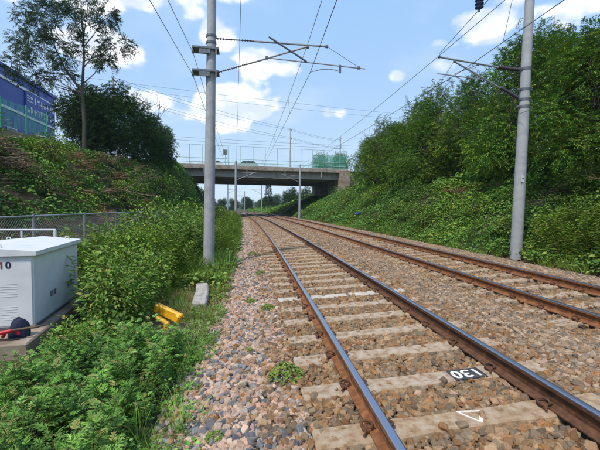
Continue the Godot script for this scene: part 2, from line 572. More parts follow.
func make_ballast() -> void:
	var r := RandomNumberGenerator.new()
	r.seed = 77
	var near := []
	var xs := []
	var cs := []
	for k in 5:
		xs.append([])
		cs.append(PackedColorArray())
	for z in [[0.6, 7.0, 1150.0, 1.0], [7.0, 13.0, 700.0, 1.06], [13.0, 24.0, 330.0, 1.25], [24.0, 45.0, 130.0, 1.7], [45.0, 62.0, 60.0, 2.3]]:
		var count := int((z[1] - z[0]) * 9.6 * z[2])
		for i in count:
			var s := r.randf_range(z[0], z[1])
			var u := r.randf_range(-2.6, 7.15)
			if u < -2.15 and r.randf() < (-2.15 - u) * 1.9:
				continue
			var lift := 0.0
			var on_track := (u > -1.27 and u < 1.27) or (u > TRACK2 - 1.27 and u < TRACK2 + 1.27)
			var uu := u if u < 2.0 else u - TRACK2
			if on_track:
				var ph := fposmod((s - S0) / PITCH + 0.5, 1.0) - 0.5
				if absf(ph) * PITCH < 0.118 and not (absf(uu) > 1.08 and r.randf() < 0.6):
					if r.randf() > 0.011:
						continue
					lift = 0.032
				if absf(absf(uu) - GAUGE / 2) < 0.075:
					continue
			var size = lerpf(0.014, 0.041, pow(r.randf(), 0.8)) * z[3]
			if r.randf() < 0.06:
				size *= 1.35
			var pal: Array = STONE_CRIB
			if not on_track:
				pal = STONE_SHOULDER if u < 0 else STONE_MIDDLE
				if r.randf() < (0.5 if absf(uu) < 1.6 else 0.12):
					pal = STONE_CRIB
			var q: Array = pal[r.randi() % 8]
			var f := r.randf_range(0.78, 1.2)
			var y := lerp_table(BALLAST, u) + r.randf_range(-0.028, 0.006) + lift
			var bs := Basis.from_euler(Vector3(r.randf_range(-0.7, 0.7), r.randf_range(0, TAU), r.randf_range(-0.7, 0.7))).scaled(Vector3.ONE * size)
			var k := r.randi() % 5
			var tf := Transform3D(bs, at(s, u, y))
			var tint := Color(q[0] * f, q[1] * f, q[2] * f)
			if s < 4.2:
				var v := tf.origin - Vector3(0, 1.52, 0)
				if absf(v.x / v.z) < 0.84 and v.y / v.z < 0.63:
					near.append([size / v.length(), k, tf, tint])
					continue
			xs[k].append(tf)
			cs[k].append(tint)
	# the stones that show largest are pieces of the bed one by one, the rest stay loose ballast
	near.sort_custom(func(a, b): return a[0] > b[0])
	var meshes := []
	for k in 5:
		meshes.append(stone_mesh(100 + k))
	var mats := {}
	for i in near.size():
		var e = near[i]
		if i < 300:
			var key := Vector3i(roundi(e[3].r * 14.0), roundi(e[3].g * 14.0), roundi(e[3].b * 14.0))
			if not mats.has(key):
				var m: StandardMaterial3D = M.stone.duplicate()
				m.vertex_color_use_as_albedo = false
				m.albedo_color = e[3].linear_to_srgb()
				mats[key] = m
			part("stone", meshes[e[1]], mats[key], bed_node, e[2])
		else:
			xs[e[1]].append(e[2])
			cs[e[1]].append(e[3])
	var words := ["angular", "flattish", "blocky", "sharp-edged", "rounded"]
	for k in 5:
		stuff("ballast_stones", meshes[k], M.stone, "loose %s crushed stones of the track ballast" % words[k], "gravel", xs[k], cs[k])


# ---------------------------------------------------------------- rails and sleepers
func sweep(profile: Array, u0: float, y0: float, tilt: float, ss: Array, smooth := false) -> ArrayMesh:
	var b := Buf.new()
	var rings := []
	for s in ss:
		var t := frame(s, u0, y0)
		t.basis = t.basis * Basis(Vector3.BACK, tilt)
		var ring := []
		for p in profile:
			ring.append(t * Vector3(p.x, p.y, 0))
		rings.append(ring)
	var m := profile.size()
	for i in ss.size() - 1:
		for j in m - 1:
			b.quad(rings[i][j], rings[i][j + 1], rings[i + 1][j + 1], rings[i + 1][j])
	return b.mesh()

func mirrored(half: Array) -> Array:
	var out := []
	for p in half:
		out.append(p)
	for i in range(half.size() - 1, -1, -1):
		out.append(Vector2(-half[i].x, half[i].y))
	return out

func clip_mesh() -> ArrayMesh:
	# spring clip bent from one round bar: a loop over the rail foot
	var b := Buf.new()
	var path := []
	for k in 15:
		var a := -0.35 * PI + 1.75 * PI * k / 14.0
		path.append(Vector3(0.042 * cos(a), 0.028 + 0.022 * sin(a * 0.5 + 0.4), 0.046 * sin(a)))
	path.push_front(Vector3(0.05, 0.018, -0.085))
	path.append(Vector3(-0.065, 0.022, -0.02))
	b.tube(path, [0.0105], 6)
	b.box(Transform3D(Basis(), Vector3(0.012, 0.012, 0.0)), Vector3(0.045, 0.03, 0.085), 0.008)
	return b.mesh()

func sleeper_mesh() -> ArrayMesh:
	var b := Buf.new()
	var rings := []
	for q in [[-1.25, 0.098, -0.012], [-1.235, 0.112, 0.0], [-0.98, 0.116, 0.0], [-0.55, 0.116, 0.0], [-0.38, 0.1, 0.0], [0.38, 0.1, 0.0], [0.55, 0.116, 0.0], [0.98, 0.116, 0.0], [1.235, 0.112, 0.0], [1.25, 0.098, -0.012]]:
		var x: float = q[0]
		var w: float = q[1]
		var y: float = q[2]
		rings.append([Vector3(x, -0.2, -w - 0.03), Vector3(x, y - 0.014, -w), Vector3(x, y, -w + 0.012), Vector3(x, y, w - 0.012), Vector3(x, y - 0.014, w), Vector3(x, -0.2, w + 0.03)])
	for i in rings.size() - 1:
		for j in 5:
			b.quad(rings[i][j], rings[i + 1][j], rings[i + 1][j + 1], rings[i][j + 1])
	for e in [0, -1]:
		for j in range(1, 5):
			b.tri(rings[e][0], rings[e][j], rings[e][j + 1])
	return b.mesh()

const ORD := ["first", "second", "third", "fourth", "fifth", "sixth", "seventh", "eighth", "ninth", "tenth", "eleventh", "twelfth", "thirteenth", "fourteenth", "fifteenth", "sixteenth"]

func make_track() -> void:
	var ss := sorted_grid([[-8, 40, 1.0], [40, 140, 2.5]])
	var foot := mirrored([Vector2(-0.0725, 0.0), Vector2(-0.0725, 0.011), Vector2(-0.03, 0.024), Vector2(-0.01, 0.034), Vector2(-0.00825, 0.06), Vector2(-0.00825, 0.11), Vector2(-0.013, 0.126), Vector2(-0.034, 0.136), Vector2(-0.0345, 0.163)])
	foot = foot.slice(0, 9) + foot.slice(9)
	var left_side := foot.slice(0, 9)
	var right_side := foot.slice(9)
	var head := [Vector2(-0.0345, 0.163), Vector2(-0.0315, 0.170), Vector2(-0.022, 0.1735), Vector2(0.0, 0.1745), Vector2(0.022, 0.1735), Vector2(0.0315, 0.170), Vector2(0.0345, 0.163)]
	var names := ["rusty rail of the near track with shining head, closest to the white cabinet", "rusty rail of the near track with shining head, beside the painted 130",
		"rusty rail of the far track on its side towards the near track", "rusty rail of the far track next to the green slope"]
	var k := 0
	for c in [0.0, TRACK2]:
		for sd in [-1.0, 1.0]:
			var u: float = c + sd * GAUGE / 2
			var o := thing("rail", names[k], "rail", Transform3D(), "running rails of the two tracks")
			var y := sleeper_top(u) + 0.004
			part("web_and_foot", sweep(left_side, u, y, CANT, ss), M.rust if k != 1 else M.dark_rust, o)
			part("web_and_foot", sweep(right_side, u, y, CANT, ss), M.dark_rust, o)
			part("running_head", sweep(head, u, y, CANT, ss), M.steel if k < 2 else M.steel, o)
			k += 1
	var sm := sleeper_mesh()
	var cm := clip_mesh()
	var r := RandomNumberGenerator.new()
	r.seed = 9
	for t in 2:
		var count := 138 if t == 0 else 130
		for i in range(-4, count):
			var s: float = S0 + PITCH * i + (0.0 if t == 0 else 0.21)
			var c: float = 0.0 if t == 0 else TRACK2
			var tf := frame(s, c, sleeper_top(c))
			tf.basis = tf.basis * Basis(Vector3.BACK, CANT) * Basis(UP, r.randf_range(-0.012, 0.012))
			tf.origin += tf.basis.y * r.randf_range(-0.008, 0.003)
			var m: Material = M.sleeper if r.randf() < 0.6 else M.sleeper_b
			var label := "distant concrete sleeper of the %s track beyond the sixteenth" % ["near", "far"][t]
			if t == 0:
				if i == 0:
					label = "concrete sleeper with a hand-painted white triangle"
				elif i == 1:
					label = "concrete sleeper with white 130 on a black painted patch"
				elif i == 6:
					label = "pale freshly whitened concrete sleeper of the near track"
					m = M.sleeper_pale
				elif i > 1 and i <= 17:
					label = "%s concrete sleeper beyond the one painted 130" % ORD[i - 2]
				elif i < 0:
					label = "concrete sleeper on the camera's side of the painted triangle, %s from it" % ORD[-i - 1]
			elif i < 3:
				label = "concrete sleeper of the far track just outside the right picture edge, %s from it" % ORD[2 - i]
			elif i <= 18:
				label = "%s concrete sleeper of the far track counting from the right picture edge" % ORD[i - 3]
			var o := thing("concrete_sleeper", label, "sleeper", tf, "concrete sleepers of the %s track" % ["near", "far"][t])
			part("beam", sm, m, o)
			if s < 16.0:
				for sd in [-1.0, 1.0]:
					for side in [-1.0, 1.0]:
						var b := Basis(UP, 0.0 if side > 0 else PI)
						part("rail_clip", cm, M.dark_rust, o, Transform3D(b, Vector3(sd * GAUGE / 2 + side * 0.083, 0.006, 0.0)))
			if t == 0 and i == 1:
				var patch := part("number_patch", bbox(Vector3(0.34, 0.004, 0.196)), M.paint_black, o, Transform3D(Basis(), Vector3(0.41, 0.0, 0.012)))
				patch.position.y = 0.0015
				var x := -0.108
				for ch in ["1", "3", "0"]:
					var tm := TextMesh.new()
					var sf := SystemFont.new()
					sf.font_names = PackedStringArray(["Droid Sans"])
					sf.font_weight = 700
					tm.font = sf
					tm.text = ch
					tm.font_size = 64
					tm.pixel_size = 0.19 / 64.0
					tm.depth = 0.003
					var bs := Basis(UP, PI) * Basis(Vector3.RIGHT, -PI / 2)
					if ch == "1":
						part("digit", bbox(Vector3(0.026, 0.003, 0.135)), M.paint_white, patch, Transform3D(Basis(UP, 0.12), Vector3(-x, 0.0035, 0.0)))
					else:
						part("digit", tm, M.paint_white, patch, Transform3D(bs, Vector3(-x, 0.0035, 0.0)))
					x += 0.108
			if t == 0 and i == 0:
				var tri := Buf.new()
				var y := 0.0015
				tri.bar(Vector3(-0.05, y, -0.085), Vector3(0.15, y + 0.0006, -0.05), 0.013, 0.005)
				tri.bar(Vector3(0.15, y + 0.0006, -0.05), Vector3(0.06, y, 0.075), 0.028, 0.005)
				tri.bar(Vector3(-0.05, y, -0.085), Vector3(0.06, y, 0.075), 0.013, 0.005)
				part("painted_triangle", tri.mesh(), M.paint_white, o)


# ---------------------------------------------------------------- overhead line
func ribbed(a: Vector3, b: Vector3, core: float, rib: float, ribs: int, seg := 8) -> ArrayMesh:
	var buf := Buf.new()
	var path := []
	var rad := []
	for k in ribs:
		for q in [[0.1, core], [0.45, core], [0.55, rib], [0.75, rib * 0.96], [0.8, core]]:
			path.append(a.lerp(b, (k + q[0]) / ribs))
			rad.append(q[1])
	buf.tube(path, rad, seg)
	return buf.mesh()

func clamp_ring(y: float, rad: float, h := 0.1) -> ArrayMesh:
	return tube_mesh([Vector3(0, y - h / 2, 0), Vector3(0, y + h / 2, 0)], [rad], 16)

func mast_shaft(height: float, lean: Vector3, r0 := 0.175, r1 := 0.125) -> ArrayMesh:
	var b := Buf.new()
	var path := []
	var rad := []
	for k in 9:
		var t := k / 8.0
		path.append(Vector3(0, height * t, 0) + lean * height * t)
		rad.append(lerpf(r0, r1, t))
	b.tube(path, rad, 20)
	return b.mesh()

# points are (u offset from the mast's own track section, height) turned to the mast's frame
func make_mast_near_left() -> Node3D:
	var s := 11.55
	var u0 := -3.08
	var y0 := -0.42
	var o := thing("catenary_mast", "grey round catenary mast with two stub brackets beside the weedy verge", "catenary mast", frame(s, u0, y0), "catenary masts along the line")
	var p := func(u: float, y: float, z := 0.0) -> Vector3: return Vector3(u - u0, y - y0, z)
	part("shaft", mast_shaft(9.6, Vector3(0.011, 0, 0)), M.mast, o)
	part("foundation", bbox(Vector3(0.7, 0.3, 0.7), 0.03), M.concrete, o, Transform3D(Basis(), Vector3(0, -0.02, 0)))
	part("top_tube", tube_mesh([p.call(-1.75, 6.71), p.call(0.66, 6.72)], [0.028], 10), M.galvanised, o)
	part("bracket_tube", tube_mesh([p.call(-1.95, 5.98), p.call(0.02, 6.68)], [0.028], 10), M.galvanised, o)
	for q in [[-2.86, 6.7, -1.7, 6.71], [-2.8, 5.68, -1.9, 6.0]]:
		var ins := part("insulator", ribbed(p.call(q[0], q[1]), p.call(q[2], q[3]), 0.016, 0.036, 14), M.insulator, o)
		part("end_fitting", tube_mesh([p.call(q[0], q[1]) - Vector3(0.12, 0, 0), p.call(q[0], q[1])], [0.03], 8), M.fitting, ins)
	part("cross_strut", tube_mesh([p.call(-1.24, 6.86, 0.04), p.call(-0.03, 6.18, 0.04)], [0.03], 8), M.fitting, o)
	part("steady_tube", tube_mesh([p.call(-1.29, 6.23), p.call(1.91, 6.1)], [0.02], 8), M.galvanised, o)
	part("stay_wire", tube_mesh([p.call(0.63, 6.72), p.call(1.71, 6.13)], [0.007], 5), M.wire, o)
	var drop := Buf.new()
	drop.box(Transform3D(Basis(), p.call(1.07, 6.04)), Vector3(0.07, 0.26, 0.05), 0.01)
	part("drop_bracket", drop.mesh(), M.fitting, o)
	part("registration_arm", tube_mesh([p.call(1.04, 5.97), p.call(0.75, 6.02), p.call(0.45, 5.99), p.call(0.09, 5.88)], [0.014], 7), M.galvanised, o)
	for q in [[-1.3, 6.23], [0.0, 6.66], [1.7, 6.12], [0.62, 6.72]]:
		var cl := Buf.new()
		cl.box(Transform3D(Basis(), p.call(q[0], q[1])), Vector3(0.09, 0.09, 0.08), 0.015)
		part("tube_clamp", cl.mesh(), M.fitting, o)
	for y in [6.3, 5.62]:
		var arm := Buf.new()
		arm.box(Transform3D(Basis(), p.call(-3.16, y + 0.03, 0.0)), Vector3(0.78, 0.07, 0.42), 0.008)
		arm.box(Transform3D(Basis(), p.call(-3.18, y - 0.08, 0.19)), Vector3(0.34, 0.14, 0.03), 0.006)
		arm.box(Transform3D(Basis(), p.call(-2.84, y - 0.06, 0.19)), Vector3(0.05, 0.2, 0.04), 0.006)
		var br := part("stub_bracket", arm.mesh(), M.fitting, o)
		part("wire_clamp", bbox(Vector3(0.07, 0.13, 0.07), 0.01), M.fitting, br, Transform3D(Basis(), p.call(-3.54, y - 0.07, 0.1)))
		var bl := Buf.new()
		for z in [-0.14, 0.14]:
			bl.tube([p.call(-3.36, y - 0.02, z), p.call(-3.36, y + 0.09, z)], [0.018], 6)
			bl.tube([p.call(-2.86, y - 0.02, z), p.call(-2.86, y + 0.09, z)], [0.018], 6)
		part("bolts", bl.mesh(), M.fitting, br)
	for y in [6.75, 6.55]:
		part("mast_clamp", clamp_ring(y - y0, 0.158, 0.06), M.fitting, o, Transform3D(Basis(), Vector3(0.011 * (y - y0), 0, 0)))
	# a cross-arm above the frame carries the return wire
	part("cross_arm", tube_mesh([p.call(-3.0, 8.6), p.call(-2.05, 8.55)], [0.03], 8), M.galvanised, o)
	return o

func make_mast_near_right() -> Node3D:
	var s := 11.1
	var u0 := 7.3
	var y0 := -0.15
	var o := thing("catenary_mast", "grey round catenary mast with small white plate in front of the green slope", "catenary mast", frame(s, u0, y0), "catenary masts along the line")
	var p := func(u: float, y: float, z := 0.0) -> Vector3: return Vector3(u - u0, y - y0, z)
	var lean := 0.012
	part("shaft", mast_shaft(9.6, Vector3(lean, 0, 0), 0.19, 0.135), M.mast, o)
	part("top_tube", tube_mesh([p.call(4.2, 6.465), p.call(6.36, 6.27)], [0.028], 10), M.galvanised, o)
	part("bracket_tube", tube_mesh([p.call(4.76, 6.36), p.call(6.46, 5.6)], [0.028], 10), M.galvanised, o)
	for q in [[7.12, 6.24, 6.34, 6.27], [7.14, 5.3, 6.44, 5.61]]:
		var ins := part("insulator", ribbed(p.call(q[0], q[1]), p.call(q[2], q[3]), 0.035, 0.07, 12, 10), M.insulator, o)
		part("end_fitting", tube_mesh([p.call(q[0], q[1]) + Vector3(0.12, 0, 0), p.call(q[0], q[1])], [0.035], 8), M.fitting, ins)
	part("steady_tube", tube_mesh([p.call(4.2, 5.93), p.call(5.86, 5.84)], [0.018], 8), M.galvanised, o)
	part("hanger_strut", tube_mesh([p.call(5.62, 6.32), p.call(4.78, 5.95)], [0.016], 7), M.galvanised, o)
	part("steady_hanger", tube_mesh([p.call(4.78, 6.38), p.call(4.5, 5.93)], [0.007], 5), M.wire, o)
	part("registration_arm", tube_mesh([p.call(4.75, 5.9), p.call(5.0, 5.82), p.call(5.2, 5.68)], [0.014], 7), M.galvanised, o)
	for q in [[4.24, 6.46], [5.62, 6.32], [5.85, 5.86], [4.78, 6.36], [5.18, 5.7]]:
		var cl := Buf.new()
		cl.box(Transform3D(Basis(), p.call(q[0], q[1])), Vector3(0.08, 0.08, 0.07), 0.015)
		part("tube_clamp", cl.mesh(), M.fitting, o)
	for y in [6.28, 5.6, 5.26, 5.02]:
		var ring := part("mast_clamp", clamp_ring(y - y0, 0.172, 0.09), M.fitting, o, Transform3D(Basis(), Vector3(lean * (y - y0), 0, 0)))
		var lug := Buf.new()
		lug.box(Transform3D(Basis(), Vector3(-0.21, y - y0, 0)), Vector3(0.12, 0.06, 0.08), 0.01)
		lug.box(Transform3D(Basis(), Vector3(0.21, y - y0, 0)), Vector3(0.1, 0.06, 0.08), 0.01)
		part("lug", lug.mesh(), M.fitting, ring)
	var plate := part("number_plate", bbox(Vector3(0.16, 0.21, 0.008), 0.003), M.white, o, Transform3D(Basis(UP, 0.25), Vector3(-0.02, 2.74, 0.185)))
	part("plate_print", bbox(Vector3(0.07, 0.05, 0.003)), M.fitting, plate, Transform3D(Basis(), Vector3(0.0, 0.02, 0.005)))
	return o

func make_mast_far(s: float, u0: float, side: float, label: String) -> void:
	var y0 := -0.4
	var o := thing("catenary_mast", label, "catenary mast", frame(s, u0, y0), "catenary masts along the line")
	part("shaft", mast_shaft(8.7, Vector3.ZERO, 0.19, 0.15), M.mast, o)
	part("top_tube", tube_mesh([Vector3(0, 6.9, 0), Vector3(3.0 * side, 7.1, 0)], [0.035], 6), M.galvanised, o)
	part("bracket_tube", tube_mesh([Vector3(0, 5.9, 0), Vector3(2.7 * side, 7.05, 0)], [0.035], 6), M.galvanised, o)
	part("steady_tube", tube_mesh([Vector3(1.6 * side, 6.5, 0), Vector3(4.3 * side, 6.35, 0)], [0.025], 6), M.galvanised, o)
	for q in [[6.9, 7.0], [5.9, 6.25]]:
		part("insulator", ribbed(Vector3(0.15 * side, q[0], 0), Vector3(0.9 * side, q[1], 0), 0.03, 0.06, 6, 6), M.insulator, o)

func hang(a: Vector3, b: Vector3, sag: float, n := 24) -> Array:
	var out := []
	for k in n + 1:
		var t := float(k) / n
		var q := a.lerp(b, t)
		q.y -= 4.0 * sag * t * (1.0 - t)
		out.append(q)
	return out

func wire(called: String, label: String, posts: Array, sags: Array, radius: float, group := "overhead wires") -> void:
	var path := []
	for k in posts.size() - 1:
		var seg := hang(posts[k], posts[k + 1], sags[k])
		if k > 0:
			seg.pop_front()
		path.append_array(seg)
	single(called, tube_mesh(path, [radius], 6), M.wire, label, "wire", Transform3D(), group)

func make_line() -> void:
	make_mast_near_left()
	make_mast_near_right()
	make_mast_far(53.0, -2.95, 1.0, "thin pale catenary mast just in front of the bridge, left of the tracks")
	make_mast_far(54.5, 6.95, -1.0, "thin pale catenary mast in front of the bridge's dark abutment")
	make_mast_far(103.0, -3.3, 1.0, "distant catenary mast seen under the bridge, nearest to the left abutment")
	make_mast_far(103.0, 6.4, -1.0, "distant dark catenary mast under the bridge beside the conifer")
	make_mast_far(150.0, 7.2, -1.0, "farthest catenary mast in the middle of the opening under the bridge")
	var g := "overhead line wires"
	wire("contact_wire", "contact wire over the near track held by the registration arm", [at(-38, 0.1, 5.86), at(11.55, 0.09, 5.86), at(53, 0.2, 5.9), at(103, 0.0, 5.9), at(150, 0.0, 5.9)], [0.05, 0.05, 0.05, 0.05], 0.009, g)
	wire("messenger_wire", "messenger wire above the near track's contact wire", [at(-38, 0.2, 6.82), at(11.55, 0.02, 6.82), at(53, 0.1, 6.75), at(103, 0.0, 6.7), at(150, 0.0, 6.7)], [0.6, 0.6, 0.5, 0.5], 0.008, g)
	wire("contact_wire", "contact wire over the far track crossing in front of the plated mast", [at(-38, 4.25, 5.97), at(11.1, 4.9, 5.97), at(54.5, 4.2, 5.97), at(103, 4.0, 5.95)], [0.05, 0.05, 0.05], 0.009, g)
	wire("messenger_wire", "messenger wire over the far track clamped to the cantilever tip", [at(-38, 2.5, 6.5), at(11.1, 4.24, 6.5), at(54.5, 4.1, 6.6), at(103, 4.0, 6.6)], [0.45, 0.5, 0.5], 0.008, g)
	# the insulated wire that ends on the cantilever tip
	var a := at(-38, -1.6, 6.75)
	var b := at(11.1, 4.24, 6.56)
	var path := hang(a, b, 0.2, 40)
	single("feeder_wire", tube_mesh(path, [0.008], 6), M.wire, "wire running up from the cantilever tip to the dark blue insulator", "wire", Transform3D(), g)
	var c: Vector3 = b.lerp(a, 0.052)
	c.y -= 0.02
	var e: Vector3 = b.lerp(a, 0.062)
	e.y -= 0.03
	var ins := thing("line_insulator", "dark blue ribbed insulator on the wire at the top edge", "insulator", Transform3D(Basis(), c))
	var bdy := Buf.new()
	var dpth := []
	var drad := []
	for k in 3:
		for q in [[0.0, 0.035], [0.3, 0.04], [0.4, 0.105], [0.62, 0.1], [0.7, 0.05], [0.95, 0.04]]:
			dpth.append(Vector3(0.0, (k + q[0]) * 0.085, 0.0))
			drad.append(q[1])
	bdy.tube(dpth, drad, 14)
	part("discs", bdy.mesh(), M.blue_insulator, ins)
	part("cap", tube_mesh([Vector3(0, -0.07, 0), Vector3(0, 0.0, 0)], [0.022], 8), M.fitting, ins)
	wire("feeder_wire", "upper feeder wire on the mast's higher stub bracket", [at(-38, -3.6, 6.25), at(11.5, -3.54, 6.2), at(53, -3.2, 6.3), at(103, -3.3, 6.3)], [0.4, 0.5, 0.5], 0.008, g)
	wire("feeder_wire", "lower feeder wire on the mast's lower stub bracket", [at(-38, -3.8, 5.6), at(11.5, -3.54, 5.52), at(53, -3.2, 5.7), at(103, -3.3, 5.8)], [0.4, 0.5, 0.5], 0.008, g)
	wire("return_wire", "near-vertical looking wire coming down to the mast in front of the bridge", [at(-38, -2.2, 8.7), at(11.55, -2.1, 8.5), at(53, -2.9, 7.9)], [0.5, 0.5], 0.008, g)
	wire("ground_wire", "low wire crossing in front of the dense green trees", [at(-38, 7.7, 5.2), at(11.1, 7.08, 4.75), at(54.5, 6.8, 5.0)], [0.3, 0.35], 0.007, g)
	# droppers tie messenger and contact wires together
	for q in [[at(-38, 0.2, 6.82), at(11.55, 0.02, 6.82), at(-38, 0.1, 5.86), at(11.55, 0.09, 5.86), 0.6, [0.88], "short dropper between the near track's wires at the top edge"],
			[at(-38, 2.5, 6.5), at(11.1, 4.24, 6.5), at(-38, 4.25, 5.97), at(11.1, 4.9, 5.97), 0.45, [0.928], "dropper wire hanging left of the plated mast near the top edge"],
			[at(11.55, 0.02, 6.82), at(53, 0.1, 6.75), at(11.55, 0.09, 5.86), at(53, 0.2, 5.9), 0.6, [0.12, 0.3], "thin dropper between the near track's wires beyond the cantilever"]]:
		for t in q[5]:
			var m1: Vector3 = q[0].lerp(q[1], t)
			m1.y -= 4.0 * q[4] * t * (1.0 - t)
			var m2: Vector3 = q[2].lerp(q[3], t if t != 0.928 else 0.955)
			single("dropper_wire", tube_mesh([m1, m2], [0.006], 5), M.wire, q[6] + (", the farther one" if t == 0.3 else (", the nearer one" if t == 0.12 else "")), "wire", Transform3D(), "droppers between messenger and contact wires")


# ---------------------------------------------------------------- bridge
func grid_panel(w: float, h: float, px: float, py: float, bar: float) -> ArrayMesh:
	var b := Buf.new()
	var nx := int(w / px)
	for i in range(1, nx):
		b.box(Transform3D(Basis(), Vector3(-w / 2 + w * i / nx, h / 2, 0)), Vector3(bar, h, bar))
	var ny := int(h / py)
	for i in range(1, ny):
		b.box(Transform3D(Basis(), Vector3(0, h * i / ny, 0)), Vector3(w, bar, bar * 0.8))
	return b.mesh()

func make_bridge() -> void:
	var t := frame(60.5, 0, 0)
	var o := thing("road_bridge", "concrete road bridge over the tracks with dark underside and pale edge girder", "bridge", t)
	var put := func(called: String, x0: float, x1: float, y0: float, y1: float, z0: float, z1: float, m: Material, bevel := 0.02) -> MeshInstance3D:
		return part(called, bbox(Vector3(x1 - x0, y1 - y0, z1 - z0), bevel), m, o, Transform3D(Basis(), Vector3((x0 + x1) / 2, (y0 + y1) / 2, (z0 + z1) / 2)))
	put.call("deck", -12.0, 16.6, 7.82, 8.2, -22.0, -0.3, M.stained)
	for z in [[-0.3, 0.0], [-22.3, -22.0]]:
		var e = put.call("edge_beam", -12.5, 17.0, 7.86, 8.42, z[0], z[1], M.stained)
		var rail := Buf.new()
		rail.box(Transform3D(Basis(), Vector3(0, 0.345, -0.02)), Vector3(29.3, 0.13, 0.34), 0.02)
		part("coping", rail.mesh(), M.concrete, e)
	var girders := [[-1.35, M.girder], [-5.4, M.girder], [-9.4, M.girder], [-13.4, M.girder], [-17.4, M.girder], [-21.3, M.girder]]
	for k in girders.size():
		var z: float = girders[k][0]
		var gm = put.call("girder", -11.2, 15.6, 6.72, 7.8, z - 0.09, z + 0.09, girders[k][1], 0.01)
		part("lower_flange", bbox(Vector3(26.8, 0.07, 0.6), 0.01), girders[k][1], gm, Transform3D(Basis(), Vector3(0, -0.56, 0)))
		if k == 0:
			for i in 13:
				part("stiffener", bbox(Vector3(0.04, 0.98, 0.12)), M.girder, gm, Transform3D(Basis(), Vector3(-12.4 + 2.06 * i, -0.02, 0.145)))
	put.call("soffit", -11.2, 15.6, 7.5, 7.78, -21.0, -1.7, M.stained, 0.0)
	# abutments and their wing walls
	put.call("abutment", -14.0, -11.1, 1.0, 7.8, -21.8, -0.6, M.stained)
	put.call("abutment", 15.5, 18.5, -0.6, 7.8, -21.8, -0.7, M.stained)
	put.call("wing_wall", 15.3, 17.2, 2.2, 8.35, -0.68, 0.35, M.brown_concrete, 0.04)
	put.call("wing_wall", -14.5, -11.6, 4.0, 8.2, -0.58, 0.4, M.stained, 0.04)
	for i in 4:
		put.call("rib", 15.3, 15.52, 1.0, 6.7, -3.0 - i * 5.0, -2.4 - i * 5.0, M.stained)
	for x in [-8.0, -1.0, 5.5, 12.0]:
		part("drain_pipe", tube_mesh([Vector3(x, 7.86, 0.06), Vector3(x, 7.0, 0.06)], [0.06], 8), M.girder, o)
	# the road carried over it and its approaches
	var rb := Buf.new()
	rb.box(Transform3D(t.basis, t * Vector3(0, 8.22, -11.15)), Vector3(240, 0.08, 20.5))
	setting("bridge_road", rb.mesh(), M.asphalt)

	# tall mesh screen along both parapets
	var open_panel := grid_panel(2.0, 3.2, 0.22, 0.22, 0.008)
	var dense := grid_panel(2.0, 2.4, 0.11, 0.11, 0.035)
	for side in 2:
		var z := -0.17 if side == 0 else -22.17
		var f := thing("screen_fence", ["tall pale green mesh screen along the bridge's near edge", "tall pale green mesh screen along the bridge's far edge"][side], "fence", frame(60.5, 0, 0) * Transform3D(Basis(), Vector3(0, 8.45, z)), "mesh screens on the bridge")
		for i in 15:
			var x := -12.4 + i * 2.07
			part("post", tube_mesh([Vector3(x, 0, 0), Vector3(x, 3.3, 0)], [0.045], 6), M.green_post if i > 11 else M.pale_green, f)
			if i < 14:
				part("mesh_panel", open_panel, M.pale_green, f, Transform3D(Basis(), Vector3(x + 1.035, 0.02, 0)))
				if i > 10 and side == 0:
					part("dense_panel", dense, M.green_post, f, Transform3D(Basis(), Vector3(x + 1.035, 0.1, -0.06)))
		for y in [0.5, 1.15, 3.28]:
			part("rail_tube", tube_mesh([Vector3(-12.4, y, 0), Vector3(16.6, y, 0)], [0.045 if y < 3 else 0.035], 6), M.pale_green, f)

func car(label: String, tf: Transform3D, paint: Material, tall := 1.45, group := "") -> void:
	var o := thing("parked_car" if group == "" else "passing_car", label, "car", tf, group)
	var b := Buf.new()
	var prof := [Vector2(-2.2, 0.3), Vector2(-2.25, 0.6), Vector2(-2.1, 0.85), Vector2(-1.1, 0.98), Vector2(1.7, 1.0), Vector2(2.15, 0.95), Vector2(2.25, 0.6), Vector2(2.2, 0.3)]
	var loft := func(buf: Buf, pr: Array, w0: float, w1: float, yb: float, yt: float) -> void:
		var l := []
		var r := []
		for q in pr:
			var w := lerpf(w0, w1, clampf((q.y - yb) / (yt - yb), 0, 1))
			l.append(Vector3(q.x, q.y, -w))
			r.append(Vector3(q.x, q.y, w))
		for i in pr.size():
			var j := (i + 1) % pr.size()
			buf.quad(l[i], l[j], r[j], r[i])
		for i in range(1, pr.size() - 1):
			buf.tri(l[0], l[i], l[i + 1])
			buf.tri(r[0], r[i + 1], r[i])
	loft.call(b, prof, 0.88, 0.86, 0.3, 1.0)
	part("body", b.mesh(), paint, o)
	var g := Buf.new()
	loft.call(g, [Vector2(-1.15, 0.97), Vector2(-0.5, tall - 0.08), Vector2(1.35, tall - 0.08), Vector2(1.95, 0.98)], 0.84, 0.68, 0.97, tall)
	part("windows", g.mesh(), M.glass, o)
	var rf := Buf.new()
	loft.call(rf, [Vector2(-0.55, tall - 0.09), Vector2(-0.35, tall), Vector2(1.2, tall), Vector2(1.45, tall - 0.09)], 0.71, 0.62, tall - 0.09, tall)
	for x in [-0.02, 0.85]:
		rf.bar(Vector3(x, 0.98, 0.85), Vector3(x, tall - 0.05, 0.68), 0.07, 0.05)
		rf.bar(Vector3(x, 0.98, -0.85), Vector3(x, tall - 0.05, -0.68), 0.07, 0.05)
	part("roof", rf.mesh(), paint, o)
	for x in [-1.4, 1.4]:
		for z in [-0.8, 0.8]:
			var wh := part("wheel", tube_mesh([Vector3(x, 0.32, z - 0.1), Vector3(x, 0.32, z + 0.1)], [0.32], 14), M.rubber, o)
			part("rim", tube_mesh([Vector3(x, 0.32, z - 0.108), Vector3(x, 0.32, z + 0.108)], [0.19], 10), M.galvanised, wh)

